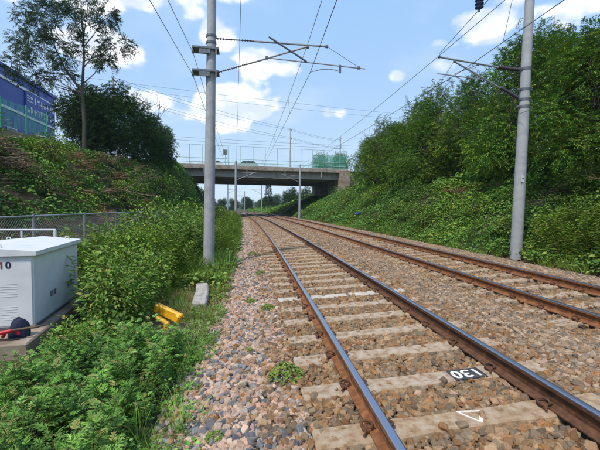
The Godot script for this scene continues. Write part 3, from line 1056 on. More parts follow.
func utility_pole(label: String, tf: Transform3D, height: float) -> void:
	var o := thing("utility_pole", label, "utility pole", tf, "power poles beyond the bridge")
	part("shaft", mast_shaft(height, Vector3.ZERO, 0.2, 0.12), M.concrete, o)
	for y in [height - 0.5, height - 2.6]:
		var arm := part("cross_arm", bbox(Vector3(0.1, 0.1, 2.2), 0.01), M.fitting, o, Transform3D(Basis(), Vector3(0.12, y, 0)))
		for z in [-0.95, -0.4, 0.5, 0.95]:
			part("pin_insulator", tube_mesh([Vector3(0, 0.05, z), Vector3(0, 0.3, z)], [0.05], 6), M.white, arm)

func make_road_things() -> void:
	var t := frame(60.5, 0, 0)
	car("pale greenish car crossing the bridge behind the mesh screen", t * Transform3D(Basis(), Vector3(-1.0, 8.27, -4.0)), M.car_green, 1.6, "cars on the bridge")
	car("white car on the bridge nearest to the tall grey mast", t * Transform3D(Basis(), Vector3(-7.2, 8.27, -4.2)), M.car_white, 1.5, "cars on the bridge")
	car("white car parked above the slope behind the dark trees", Transform3D(Basis(UP, 1.15), at(36.0, -21.0, ground_y(36.0, -21.0) + 0.03)), M.car_white, 1.5)
	var sgn := thing("road_sign", "small dark road sign on a post above the bridge", "sign", t * Transform3D(Basis(), Vector3(-4.6, 8.27, -1.6)))
	part("post", tube_mesh([Vector3.ZERO, Vector3(0, 2.6, 0)], [0.04], 6), M.galvanised, sgn)
	part("panel", bbox(Vector3(0.7, 0.9, 0.04), 0.01), M.fitting, sgn, Transform3D(Basis(), Vector3(0, 2.6, 0.06)))
	utility_pole("utility pole with crossarms standing behind the middle of the bridge", t * Transform3D(Basis(), Vector3(10.6, 8.2, -24.5)), 12.6)
	utility_pole("utility pole with crossarms at the edge of the green trees behind the bridge", t * Transform3D(Basis(), Vector3(24.0, 8.2, -27.0)), 11.6)
	utility_pole("utility pole rising behind the dark tree at the bridge's left end", t * Transform3D(Basis(), Vector3(-20.5, 7.8, 4.0)), 12.5)
	var bp := thing("timber_pole", "brown timber pole rising above the trees at the right picture edge", "pole", Transform3D(Basis(), at(16.5, 18.6, ground_y(16.5, 18.6))))
	part("shaft", mast_shaft(12.5, Vector3.ZERO, 0.17, 0.13), M.dead_wood, bp)
	part("cap", tube_mesh([Vector3(0, 12.5, 0), Vector3(0, 12.56, 0)], [0.15], 12), M.fitting, bp)
	for q in [[-20.5, 20.1, 4.0, 10.6, 20.6, -24.5, 0.5], [-20.5, 19.9, 3.2, 10.6, 20.5, -25.2, 0.75], [-20.5, 18.0, 4.0, 10.6, 18.6, -24.5, 0.6], [-20.5, 17.9, 3.2, 10.6, 18.5, -25.2, 0.9]]:
		single("power_line", tube_mesh(hang(t * Vector3(q[0], q[1], q[2]), t * Vector3(q[3], q[4], q[5]), q[6]) + hang(t * Vector3(q[3], q[4], q[5]), t * Vector3(24.0, q[1] - 1.0, -27.0 + (q[5] + 24.5)), 0.3).slice(1), [0.022], 5), M.wire,
			"power line strung between the utility poles, %s from the top" % ORD[["20.1", "19.9", "18.0", "17.9"].find("%.1f" % q[1])], "wire", Transform3D(), "power lines over the bridge")
	for q in [[13.6, -3.0, 15.0], [13.2, -3.4, 14.4], [11.9, -24.0, 12.0]]:
		single("power_line", tube_mesh(hang(t * Vector3(-60, q[0] + 1.0, q[1]), t * Vector3(60, q[2], q[1] - 6.0), 1.0), [0.02], 5), M.wire, "long thin cable hanging across just above the bridge's mesh screen, %s from the top" % ["first", "second", "third"][[13.6, 13.2, 11.9].find(q[0])], "wire", Transform3D(), "cables along the bridge road")
	for q in [[23.5, -12.0, 25.0], [22.4, -12.0, 23.8]]:
		single("power_line", tube_mesh(hang(t * Vector3(-70, q[0] + 2.0, q[1] + 8.0), t * Vector3(70, q[2], q[1] - 10.0), 1.5), [0.02], 5), M.wire, "%s of two high thin cables crossing the sky in front of the clouds" % ("upper" if q[0] > 23.0 else "lower"), "wire", Transform3D(), "high cables over the bridge")


# ---------------------------------------------------------------- things on the left verge
func text_mesh(ch: String, size: float, depth: float) -> TextMesh:
	var tm := TextMesh.new()
	var sf := SystemFont.new()
	sf.font_names = PackedStringArray(["Droid Sans"])
	sf.font_weight = 700
	tm.font = sf
	tm.text = ch
	tm.font_size = 64
	tm.pixel_size = size / 64.0
	tm.depth = depth
	return tm

func make_cabinet() -> void:
	# base corner nearest the track and the camera, side running away along the verge
	var corner := Vector3(-3.72, -0.19, -4.86)
	var along := Vector3(-0.52, 0, -1.78).normalized()
	var out := Vector3(-along.z, 0, along.x) * -1.0
	if out.x < 0:
		out = -out
	var t := Transform3D(Basis(out, UP, -along), corner)
	var w := 1.15
	var d := 1.86
	var h := 1.0
	var o := thing("equipment_cabinet", "pale grey metal equipment cabinet with low pitched lid on concrete plinth", "cabinet", t)
	var body := part("body", bbox(Vector3(w, h, d), 0.012), M.cabinet, o, Transform3D(Basis(), Vector3(-w / 2, h / 2, -d / 2)))
	# lid: overhanging, ridge along the middle
	var lid := Buf.new()
	var ov := 0.05
	var x0 := -w - ov
	var x1 := ov
	var z0 := ov
	var z1 := -d - ov
	var y0 := h + 0.002
	var y1 := h + 0.062
	var yr := h + 0.125
	var xm := -w / 2
	for q in [[Vector3(x0, y0, z0), Vector3(x1, y0, z0), Vector3(x1, y1, z0), Vector3(x0, y1, z0)], [Vector3(x1, y0, z0), Vector3(x1, y0, z1), Vector3(x1, y1, z1), Vector3(x1, y1, z0)],
			[Vector3(x1, y0, z1), Vector3(x0, y0, z1), Vector3(x0, y1, z1), Vector3(x1, y1, z1)], [Vector3(x0, y0, z1), Vector3(x0, y0, z0), Vector3(x0, y1, z0), Vector3(x0, y1, z1)],
			[Vector3(x1, y1, z0), Vector3(x1, y1, z1), Vector3(xm, yr, z1), Vector3(xm, yr, z0)], [Vector3(xm, yr, z0), Vector3(xm, yr, z1), Vector3(x0, y1, z1), Vector3(x0, y1, z0)],
			[Vector3(x0, y0, z0), Vector3(x0, y0, z1), Vector3(x1, y0, z1), Vector3(x1, y0, z0)]]:
		lid.quad(q[0], q[1], q[2], q[3])
	lid.tri(Vector3(x0, y1, z0), Vector3(x1, y1, z0), Vector3(xm, yr, z0))
	lid.tri(Vector3(x1, y1, z1), Vector3(x0, y1, z1), Vector3(xm, yr, z1))
	var roof := part("lid", lid.mesh(), M.cabinet, o)
	for q in [[-0.12, -d + 0.15], [-w + 0.12, -d + 0.15], [-0.45, -0.1]]:
		var eye := Buf.new()
		var y := y1 + (yr - y1) * (1.0 - absf(q[0] - xm) / (xm - x0)) 
		eye.tube([Vector3(q[0] - 0.03, y, q[1]), Vector3(q[0] - 0.025, y + 0.045, q[1]), Vector3(q[0] + 0.025, y + 0.045, q[1]), Vector3(q[0] + 0.03, y, q[1])], [0.01], 6)
		part("lifting_eye", eye.mesh(), M.cabinet, roof)
	var pl := Buf.new()
	pl.box(Transform3D(Basis(Vector3.BACK, -0.098), Vector3(-0.3, y1 + 0.03, -0.95)), Vector3(0.22, 0.004, 0.07))
	part("lid_plate", pl.mesh(), M.fitting, roof)
	# front doors facing the camera
	for k in 2:
		var dx := -0.29 - k * 0.57
		var door := part("door", bbox(Vector3(0.545, 0.93, 0.014), 0.005), M.cabinet, o, Transform3D(Basis(), Vector3(dx, 0.49, 0.009)))
		for i in 6:
			part("louvre", bbox(Vector3(0.2, 0.008, 0.003), 0.001), M.cabinet, door, Transform3D(Basis(Vector3.RIGHT, 0.5), Vector3(0.0, 0.12 - i * 0.035, 0.008)))
			part("louvre", bbox(Vector3(0.2, 0.008, 0.003), 0.001), M.cabinet, door, Transform3D(Basis(Vector3.RIGHT, 0.5), Vector3(0.0, -0.2 - i * 0.035, 0.008)))
		part("handle", bbox(Vector3(0.03, 0.12, 0.03), 0.008), M.fitting, door, Transform3D(Basis(), Vector3(-0.2, -0.42 + 0.03, 0.02)))
	part("number", text_mesh("0", 0.13, 0.004), M.navy, body, Transform3D(Basis(), Vector3(w / 2 - 0.29, h / 2 - 0.125, d / 2 + 0.018)))
	part("number", text_mesh("1", 0.13, 0.004), M.dark_red, body, Transform3D(Basis(), Vector3(w / 2 - 0.375, h / 2 - 0.125, d / 2 + 0.018)))
	# hooked hold-downs on the side
	for z in [-0.58, -0.72, -1.32, -1.46]:
		var hk := Buf.new()
		hk.bar(Vector3(0.004, 0.36, z - 0.05), Vector3(0.018, 0.36, z + 0.02), 0.014, 0.022)
		hk.bar(Vector3(0.016, 0.37, z + 0.02), Vector3(0.016, 0.29, z + 0.02), 0.022, 0.018)
		part("side_hook", hk.mesh(), M.fitting, o)
	part("base_rail", bbox(Vector3(w + 0.03, 0.05, d + 0.03), 0.008), M.fitting, o, Transform3D(Basis(), Vector3(-w / 2, 0.0, -d / 2)))
	# plinth
	single("cabinet_plinth", bbox(Vector3(1.75, 0.36, 2.95), 0.02), M.brown_concrete, "weathered concrete plinth under the grey equipment cabinet", "plinth", t * Transform3D(Basis(), Vector3(-0.725, -0.21, -0.87)))

	# knapsack and red handle lying in front of it
	var kb := t * Transform3D(Basis(), Vector3(-0.06, -0.03, 0.3))
	var bag := thing("cloth_bag", "navy blue cloth bag with a red strap at the cabinet's corner", "bag", kb)
	var bb := Buf.new()
	var rows := []
	for i in 9:
		var f := i / 8.0
		var row := []
		for j in 16:
			var a := TAU * j / 16.0
			var rr := 0.115 * pow(maxf(0.0, 1.0 - pow(f, 2.6)), 0.5) * (1.0 + 0.08 * sin(a * 3.0 + f * 4.0)) + 0.002
			row.append(Vector3(cos(a) * rr * 1.05, 0.25 * f + 0.012 * sin(a * 2.0) * f, sin(a) * rr * 0.75))
		rows.append(row)
	for i in 8:
		for j in 16:
			var j2 := (j + 1) % 16
			bb.quad(rows[i][j], rows[i][j2], rows[i + 1][j2], rows[i + 1][j])
	part("pouch", bb.mesh(), M.navy, bag)
	part("strap", tube_mesh([Vector3(-0.15, 0.03, 0.08), Vector3(-0.1, 0.1, 0.13), Vector3(0.02, 0.12, 0.13), Vector3(0.05, 0.07, 0.13)], [0.022], 7), M.red, bag)
	part("buckle_loop", tube_mesh([Vector3(-0.2, 0.012, 0.14), Vector3(-0.16, 0.03, 0.16), Vector3(0.0, 0.014, 0.17), Vector3(0.06, 0.014, 0.15)], [0.01], 6), M.rubber, bag)
	var tool := thing("red_handle_tool", "bright red tool handle resting on the plinth in front of the cabinet", "tool", kb)
	part("handle", tube_mesh([Vector3(-1.0, 0.0, 0.3), Vector3(-0.45, 0.05, 0.2), Vector3(-0.02, 0.13, 0.16)], [0.03, 0.028, 0.022], 8), M.red, tool)
	part("grip", tube_mesh([Vector3(-0.2, 0.09, 0.18), Vector3(-0.22, 0.17, 0.17), Vector3(-0.26, 0.175, 0.17)], [0.014], 6), M.red, tool)
	part("wooden_end", tube_mesh([Vector3(-0.02, 0.13, 0.16), Vector3(0.26, 0.14, 0.08)], [0.016, 0.012], 7), M.dead_wood, tool)

func make_small_things() -> void:
	# yellow plastic bracket thrown on the dry grass
	var t := Transform3D(Basis(UP, -0.3) * Basis(Vector3.BACK, -0.3), Vector3(-2.16, -0.38, -5.6))
	var o := thing("yellow_bracket", "broken yellow plastic bracket lying on dry grass", "bracket", t)
	part("upper_bar", bbox(Vector3(0.5, 0.075, 0.085), 0.02), M.yellow, o, Transform3D(Basis(), Vector3(0.0, 0.215, -0.02)))
	for q in [[-0.22, 0.15], [0.2, 0.14]]:
		part("end_lug", bbox(Vector3(0.09, 0.15, 0.12), 0.025), M.yellow, o, Transform3D(Basis(), Vector3(q[0], q[1] + 0.03, 0.0)))
	part("lower_bar", bbox(Vector3(0.26, 0.065, 0.08), 0.02), M.yellow, o, Transform3D(Basis(Vector3.BACK, -0.12), Vector3(0.0, 0.085, 0.11)))
	part("foot", bbox(Vector3(0.07, 0.16, 0.07), 0.02), M.yellow, o, Transform3D(Basis(Vector3.BACK, 0.2), Vector3(0.1, 0.02, 0.12)))
	part("web_plate", bbox(Vector3(0.34, 0.1, 0.02), 0.006), M.yellow, o, Transform3D(Basis(), Vector3(0.0, 0.15, 0.01)))
	var names := ["nearer grey concrete block lying in the grass between yellow bracket and mast", "farther grey concrete block lying in the grass just before the mast"]
	var lens := [0.78, 0.62]
	var spots := [Vector3(-1.98, -0.37, -6.95), Vector3(-2.2, -0.38, -7.85)]
	for k in 2:
		var b := Buf.new()
		var l: float = lens[k]
		b.box(Transform3D(), Vector3(0.27, 0.2, l), 0.025)
		single("concrete_block", b.mesh(), M.concrete, names[k], "concrete block", Transform3D(Basis(UP, 0.2 + 0.08 * k) * Basis(Vector3.RIGHT, 0.05), spots[k]), "concrete blocks in the grass")
	# litter on the embankments
	var bagm := Buf.new()
	var r := RandomNumberGenerator.new()
	r.seed = 4
	for q in [["white_bag", Vector3(-14.3, 0, -27.0), M.white, 0.14, "small white crumpled bag on the slope below the dark trees", "bag"], ["red_can", Vector3(-15.2, 0, -31.5), M.red, 0.13, "small red container among bushes on the left slope", "container"],
			["blue_box", Vector3(5.3, 0, -32.0), M.blue_wall, 0.2, "small blue box at the foot of the green slope", "box"], ["white_scrap", Vector3(6.95, 0, -12.0), M.white, 0.16, "pale scrap of rubble beside the plated mast's foot", "rubble"]]:
		var p: Vector3 = q[1]
		var s := 0.0
		var best := 1e9
		for i in 700:
			var d := at(i * 0.1, 0).distance_to(Vector3(p.x, 0, p.z))
			if d < best:
				best = d
				s = i * 0.1
		var u := (p - at(s, 0)).dot(right(s))
		p.y = ground_y(s, u) + (q[3] * 0.4 if q[0] == "white_scrap" else 0.42 + q[3])
		var b := Buf.new()
		var rings := []
		for i in 6:
			var ring := []
			var f := -1.0 + 2.0 * i / 5.0
			for j in 8:
				var a := TAU * j / 8.0
				var rr: float = q[3] * (sqrt(maxf(0.02, 1.0 - f * f * 0.9))) * r.randf_range(0.55, 1.25)
				ring.append(Vector3(cos(a) * rr * 1.2, f * q[3] * 0.6 + r.randf_range(-0.2, 0.2) * q[3], sin(a) * rr * 0.8))
			rings.append(ring)
		for i in 5:
			for j in 8:
				b.quad(rings[i][j], rings[i][(j + 1) % 8], rings[i + 1][(j + 1) % 8], rings[i + 1][j])
		for j in range(1, 7):
			b.tri(rings[0][0], rings[0][j], rings[0][j + 1])
			b.tri(rings[5][0], rings[5][j + 1], rings[5][j])
		single(q[0], b.mesh(), q[2], q[4], q[5], Transform3D(Basis(), p))

func link_panel(w: float, h: float) -> ArrayMesh:
	# woven diamond wire: every strand is a thin three-sided bar
	var b := Buf.new()
	var step := 0.085
	for dir in [1.0, -1.0]:
		var x := -h
		while x < w:
			var a := Vector2(x, 0.0)
			var e := Vector2(x + h, h)
			if a.x < 0:
				a = Vector2(0, -x)
			if e.x > w:
				e = Vector2(w, w - x)
			if e.x > a.x + 0.01:
				var p := Vector3(a.x, a.y, 0.002 * dir)
				var q := Vector3(e.x, e.y, 0.002 * dir)
				if dir < 0:
					p.x = w - p.x
					q.x = w - q.x
				b.tube([p, q], [0.0019], 3, false)
			x += step
	return b.mesh()

func make_fence() -> void:
	var o := thing("chain_link_fence", "grey chain-link fence with tube posts at the foot of the left slope", "fence", Transform3D())
	var ss := [4.2, 6.9, 9.55, 12.2, 14.85, 17.5, 20.2, 22.9, 25.6]
	var top := 1.24
	var h := 1.62
	for k in ss.size():
		var p := at(ss[k], -7.0, -0.45)
		part("post", tube_mesh([p, Vector3(p.x, top + 0.06, p.z)], [0.036], 10), M.galvanised, o)
		if k + 1 < ss.size():
			var q := at(ss[k + 1], -7.0, -0.45)
			part("top_rail", tube_mesh([Vector3(p.x, top, p.z), Vector3(q.x, top, q.z)], [0.024], 8), M.galvanised, o)
			var d := q - p
			var bs := Basis(d.normalized(), UP, d.normalized().cross(UP))
			part("wire_mesh", link_panel(d.length(), h), M.galvanised, o, Transform3D(bs, Vector3(p.x, top - h, p.z)))
	# pale tube barrier across the path left of the cabinet
	var g := thing("tube_barrier", "pale grey tube barrier between the cabinet and the chain-link fence", "barrier", Transform3D(Basis(UP, 0.05), Vector3(-6.15, -0.45, -7.0)))
	part("frame", tube_mesh([Vector3(1.2, 0, 0), Vector3(1.2, 1.44, 0), Vector3(1.19, 1.47, 0), Vector3(-1.6, 1.44, 0), Vector3(-1.61, 1.4, 0), Vector3(-1.61, 0, 0)], [0.03], 8), M.cabinet, g)
	for x in [0.55, -0.4]:
		part("upright", tube_mesh([Vector3(x, 0, 0.0), Vector3(x, 1.44, 0)], [0.022], 8), M.cabinet, g)
	part("lower_rail", tube_mesh([Vector3(1.2, 0.35, 0), Vector3(-1.6, 0.35, 0)], [0.022], 8), M.cabinet, g)
	# green mesh fence on the crest
	var f := thing("green_mesh_fence", "green wire mesh fence on top of the left slope below the blue building", "fence", Transform3D())
	var panel := grid_panel(2.2, 1.5, 0.1, 0.1, 0.008)
	for k in 9:
		var s := 8.0 + k * 2.3
		var p := at(s, -15.2)
		p.y = ground_y(s, -15.2) - 0.05
		part("post", tube_mesh([p, p + Vector3(0, 1.75, 0)], [0.04], 8), M.green_post, f)
		if k < 8:
			var q := at(s + 2.3, -15.2)
			q.y = ground_y(s + 2.3, -15.2) - 0.05
			var d := q - p
			var bs := Basis(d.normalized(), UP, Vector3(d.x, 0, d.z).normalized().cross(UP))
			part("mesh_panel", panel, M.green_post, f, Transform3D(bs, (p + q) / 2 + Vector3(0, 0.15, 0)))

func make_building() -> void:
	var a := Vector3(-26.6, 0, -29.0)
	var b := Vector3(-29.2, 0, -42.0)
	var along := (b - a).normalized()
	var out := along.cross(UP)
	if out.x < 0:
		out = -out
	var l := 24.0
	var far_end := b
	var t := Transform3D(Basis(along, UP, out), far_end)
	var o := thing("blue_building", "blue warehouse building with white stripes behind the tall thin tree", "building", t)
	var ybase := 4.6
	var ytop := 14.1
	part("wall", bbox(Vector3(l, ytop - ybase, 14.0), 0.04), M.blue_wall, o, Transform3D(Basis(), Vector3(-l / 2, (ytop + ybase) / 2, -7.0)))
	part("parapet", bbox(Vector3(l + 0.3, 0.35, 14.3), 0.04), M.blue_wall, o, Transform3D(Basis(), Vector3(-l / 2, ytop + 0.1, -7.0)))
	for y in [13.1, 10.5]:
		part("white_stripe", bbox(Vector3(l + 0.05, 0.26, 0.1), 0.02), M.white, o, Transform3D(Basis(), Vector3(-l / 2, y, 0.05)))
	var base := part("lower_wall", bbox(Vector3(6.2, 3.4, 0.12), 0.02), M.girder, o, Transform3D(Basis(), Vector3(-3.2, ybase + 1.9, 0.07)))
	for i in 3:
		part("shutter", bbox(Vector3(1.6, 2.4, 0.08), 0.02), M.concrete, base, Transform3D(Basis(), Vector3(-2.0 + 2.0 * i, -0.4, 0.09)))
	# white lettering too far away to read: two rows of plain strokes
	var board := part("sign_board", bbox(Vector3(6.0, 2.5, 0.08), 0.02), M.blue_wall, o, Transform3D(Basis(), Vector3(-3.2, 11.85, 0.08)))
	var r := RandomNumberGenerator.new()
	r.seed = 21
	for row in 2:
		for i in 9:
			var x := -2.6 + i * 0.64
			var bl := Buf.new()
			for k in 3:
				if r.randf() < 0.5:
					bl.box(Transform3D(Basis(), Vector3(x + r.randf_range(-0.15, 0.15), 0.55 - row * 1.1 + r.randf_range(-0.1, 0.1), 0.05)), Vector3(0.1, r.randf_range(0.4, 0.7), 0.05))
				else:
					bl.box(Transform3D(Basis(), Vector3(x, 0.55 - row * 1.1 + r.randf_range(-0.3, 0.3), 0.052)), Vector3(r.randf_range(0.3, 0.48), 0.1, 0.05))
			part("letter_mark", bl.mesh(), M.white, board)
	for i in 5:
		var wn := part("window", bbox(Vector3(1.5, 1.2, 0.08), 0.02), M.white, o, Transform3D(Basis(), Vector3(-8.5 - i * 3.0, 8.2, 0.05)))
		part("pane", bbox(Vector3(1.3, 1.0, 0.02)), M.glass, wn, Transform3D(Basis(), Vector3(0, 0, 0.045)))


# ---------------------------------------------------------------- plants
func rdir(r: RandomNumberGenerator) -> Vector3:
	var z := r.randf_range(-1, 1)
	var a := r.randf_range(0, TAU)
	var q := sqrt(1 - z * z)
	return Vector3(q * cos(a), z, q * sin(a))

func shade(r: RandomNumberGenerator, pal: Array, vary := 0.22) -> Color:
	var q: Array = pal[r.randi() % pal.size()]
	var f := r.randf_range(1.0 - vary, 1.0 + vary)
	return Color(q[0] * f, q[1] * f, q[2] * f)

func one_leaf(b: Buf, r: RandomNumberGenerator, p: Vector3, d: Vector3, length: float, width: float, droop := 0.2) -> void:
	var side := d.cross(UP)
	if side.length() < 0.1:
		side = d.cross(Vector3.RIGHT)
	side = side.normalized().rotated(d.normalized(), r.randf_range(-0.6, 0.6))
	b.leaf(p, d, side, side.cross(d).normalized(), length, width, droop)

# deeply cut leaf: a midrib carrying paired narrow lobes
func cut_leaf(b: Buf, r: RandomNumberGenerator, p: Vector3, d: Vector3, length: float) -> void:
	var side := d.cross(UP).normalized().rotated(d, r.randf_range(-0.4, 0.4))
	var up := side.cross(d).normalized()
	for k in 3:
		var f := 0.22 + 0.24 * k
		var q := p + d * length * f - up * length * 0.1 * f
		var ll := length * (0.46 - 0.08 * k)
		for sg in [-1.0, 1.0]:
			var ld: Vector3 = (d * 0.75 + side * sg * 0.8).normalized()
			b.leaf(q, ld, up.cross(ld).normalized(), up, ll, ll * 0.36, 0.12)
	b.leaf(p + d * length * 0.3, d, side, up, length * 0.75, length * 0.2, 0.2)

func broad_leaf(b: Buf, p: Vector3, d: Vector3, side: Vector3, length: float, width: float, droop := 0.3) -> void:
	var up := side.cross(d).normalized()
	var m1 := p + d * length * 0.3
	var m2 := p + d * length * 0.68 - up * length * droop * 0.35
	var tip := p + d * length - up * length * droop
	var w := width * 0.5
	b.quad(p, m1 + side * w + up * w * 0.25, m2 + side * w * 0.72 + up * w * 0.2, m2)
	b.quad(p, m2, m2 - side * w * 0.72 + up * w * 0.2, m1 - side * w + up * w * 0.25)
	b.tri(m2, m2 + side * w * 0.72 + up * w * 0.2, tip)
	b.tri(m2, tip, m2 - side * w * 0.72 + up * w * 0.2)

const GREEN_MUGWORT := [[0.132, 0.245, 0.042], [0.172, 0.288, 0.054], [0.106, 0.202, 0.035], [0.211, 0.319, 0.078], [0.13, 0.24, 0.05], [0.26, 0.24, 0.07]]
const GREEN_VINE := [[0.103, 0.224, 0.039], [0.14, 0.268, 0.051], [0.079, 0.182, 0.036], [0.176, 0.299, 0.067], [0.09, 0.2, 0.035], [0.22, 0.28, 0.06]]
const GREEN_GRASS := [[0.145, 0.269, 0.035], [0.191, 0.312, 0.047], [0.119, 0.22, 0.033], [0.251, 0.306, 0.072]]
const GREEN_TREE := [[0.106, 0.222, 0.035], [0.153, 0.272, 0.04], [0.074, 0.172, 0.03], [0.211, 0.311, 0.054]]
const GREEN_DARK := [[0.044, 0.096, 0.033], [0.055, 0.12, 0.037], [0.034, 0.079, 0.027], [0.075, 0.144, 0.043]]
const STRAW := [[0.3, 0.235, 0.12], [0.24, 0.185, 0.09], [0.36, 0.3, 0.17], [0.2, 0.19, 0.07]]

func mugwort(seed_: int, h: float, leaves: int, ll: float, pal: Array) -> ArrayMesh:
	var r := RandomNumberGenerator.new()
	r.seed = seed_
	var b := Buf.new()
	b.colored = true
	for st in 3:
		var lean := Vector3(r.randf_range(-0.3, 0.3), 1, r.randf_range(-0.3, 0.3)).normalized()
		var base := Vector3(r.randf_range(-0.06, 0.06), 0, r.randf_range(-0.06, 0.06))
		var hh := h * r.randf_range(0.7, 1.05)
		b.col = Color(0.1, 0.11, 0.035)
		b.tube([base, base + lean * hh * 0.95], [0.005, 0.002], 4, false)
		for i in leaves:
			var f := 0.2 + 0.8 * (i + 1.0) / leaves
			var a := i * 2.4 + r.randf_range(-0.4, 0.4) + st
			var d := (Vector3(cos(a), r.randf_range(0.0, 0.4) + f * f * 0.5, sin(a))).normalized()
			b.col = shade(r, pal)
			cut_leaf(b, r, base + lean * hh * f, d, ll * r.randf_range(0.75, 1.2) * (1.15 - 0.45 * f))
	return b.mesh()

func vine_patch(seed_: int, rad: float, h: float, leaves: int, ll: float, pal: Array) -> ArrayMesh:
	var r := RandomNumberGenerator.new()
	r.seed = seed_
	var b := Buf.new()
	b.colored = true
	for i in leaves:
		var a := r.randf_range(0, TAU)
		var q := rad * sqrt(r.randf())
		var y := h * (1.0 - pow(q / rad, 2.0)) * r.randf_range(0.45, 1.1) + 0.03
		var d := Vector3(cos(a + r.randf_range(-1.2, 1.2)), r.randf_range(-0.35, 0.55), sin(a + r.randf_range(-1.2, 1.2))).normalized()
		var side := d.cross(UP).normalized().rotated(d, r.randf_range(-0.7, 0.7))
		b.col = shade(r, pal)
		var l := ll * r.randf_range(0.65, 1.25)
		broad_leaf(b, Vector3(cos(a) * q, y, sin(a) * q), d, side, l, l * r.randf_range(0.6, 0.85), r.randf_range(0.1, 0.45))
	return b.mesh()

func grass_tuft(seed_: int, blades: int, h: float, spread: float, wd: float, pal: Array) -> ArrayMesh:
	var r := RandomNumberGenerator.new()
	r.seed = seed_
	var b := Buf.new()
	b.colored = true
	for i in blades:
		var a := r.randf_range(0, TAU)
		var p := Vector3(cos(a), 0, sin(a)) * r.randf_range(0, spread)
		var d := Vector3(cos(a) * r.randf_range(0.1, 0.7), 1, sin(a) * r.randf_range(0.1, 0.7)).normalized()
		var hh := h * r.randf_range(0.5, 1.1)
		var side := d.cross(Vector3(r.randf_range(-1, 1), 0.1, r.randf_range(-1, 1))).normalized()
		var m := p + d * hh * 0.6
		var tip := p + d * hh + Vector3(d.x, -0.25, d.z) * hh * r.randf_range(0.1, 0.5)
		b.col = shade(r, pal)
		b.quad(p - side * wd * 0.5, p + side * wd * 0.5, m + side * wd * 0.4, m - side * wd * 0.4)
		b.tri(m - side * wd * 0.4, m + side * wd * 0.4, tip)
	return b.mesh()

func feather_weed(seed_: int, h: float, pal: Array) -> ArrayMesh:
	var r := RandomNumberGenerator.new()
	r.seed = seed_
	var b := Buf.new()
	b.colored = true
	for st in 5:
		var base := Vector3(r.randf_range(-0.12, 0.12), 0, r.randf_range(-0.12, 0.12))
		var lean := Vector3(r.randf_range(-0.28, 0.28), 1, r.randf_range(-0.28, 0.28)).normalized()
		var hh := h * r.randf_range(0.6, 1.05)
		b.col = Color(0.09, 0.11, 0.03)
		b.tube([base, base + lean * hh], [0.005, 0.002], 3, false)
		for i in 34:
			var f := 0.12 + 0.88 * i / 34.0
			var a := i * 2.4
			var d := Vector3(cos(a), r.randf_range(0.25, 0.8), sin(a)).normalized()
			b.col = shade(r, pal)
			one_leaf(b, r, base + lean * hh * f, d, h * r.randf_range(0.12, 0.2) * (1.15 - 0.6 * f), h * 0.028, 0.25)
	return b.mesh()

# wood: a trunk that forks; returns the twig ends
func grow(b: Buf, r: RandomNumberGenerator, p: Vector3, d: Vector3, length: float, rad: float, depth: int, tips: Array, spread: float, lift: float) -> void:
	var q := p + d * length * 0.5 + Vector3(r.randf_range(-1, 1), r.randf_range(-0.4, 0.4), r.randf_range(-1, 1)) * length * 0.06
	var e := p + d * length
	b.tube([p, q, e], [rad, rad * 0.82, rad * 0.62], 6 if depth > 2 else 4, false)
	if depth <= 2:
		tips.append([q, d])
	if depth == 0:
		tips.append([e, d])
		return
	var n := 2 + (1 if r.randf() < 0.55 else 0)
	for i in n:
		var nd := (d + rdir(r) * spread + UP * lift).normalized()
		grow(b, r, e, nd, length * r.randf_range(0.62, 0.88), rad * 0.62, depth - 1, tips, spread, lift)

# leaf sprays: an arching twig with paired leaflets
func spray(b: Buf, r: RandomNumberGenerator, p: Vector3, d: Vector3, length: float, pairs: int, ll: float, lw: float) -> void:
	var bend := r.randf_range(0.1, 0.5)
	for k in pairs:
		var f := (k + 0.6) / pairs
		var q := p + d * length * f - UP * length * bend * f * f
		var t := (d - UP * 2.0 * bend * f).normalized()
		var side := t.cross(UP)
		if side.length() < 0.1:
			side = Vector3.RIGHT
		side = side.normalized().rotated(t, r.randf_range(-0.5, 0.5))
		for sg in [-1.0, 1.0]:
			one_leaf(b, r, q, (t * 0.6 + side * sg * 0.85 + rdir(r) * 0.3).normalized(), ll * r.randf_range(0.7, 1.2), lw, 0.3)

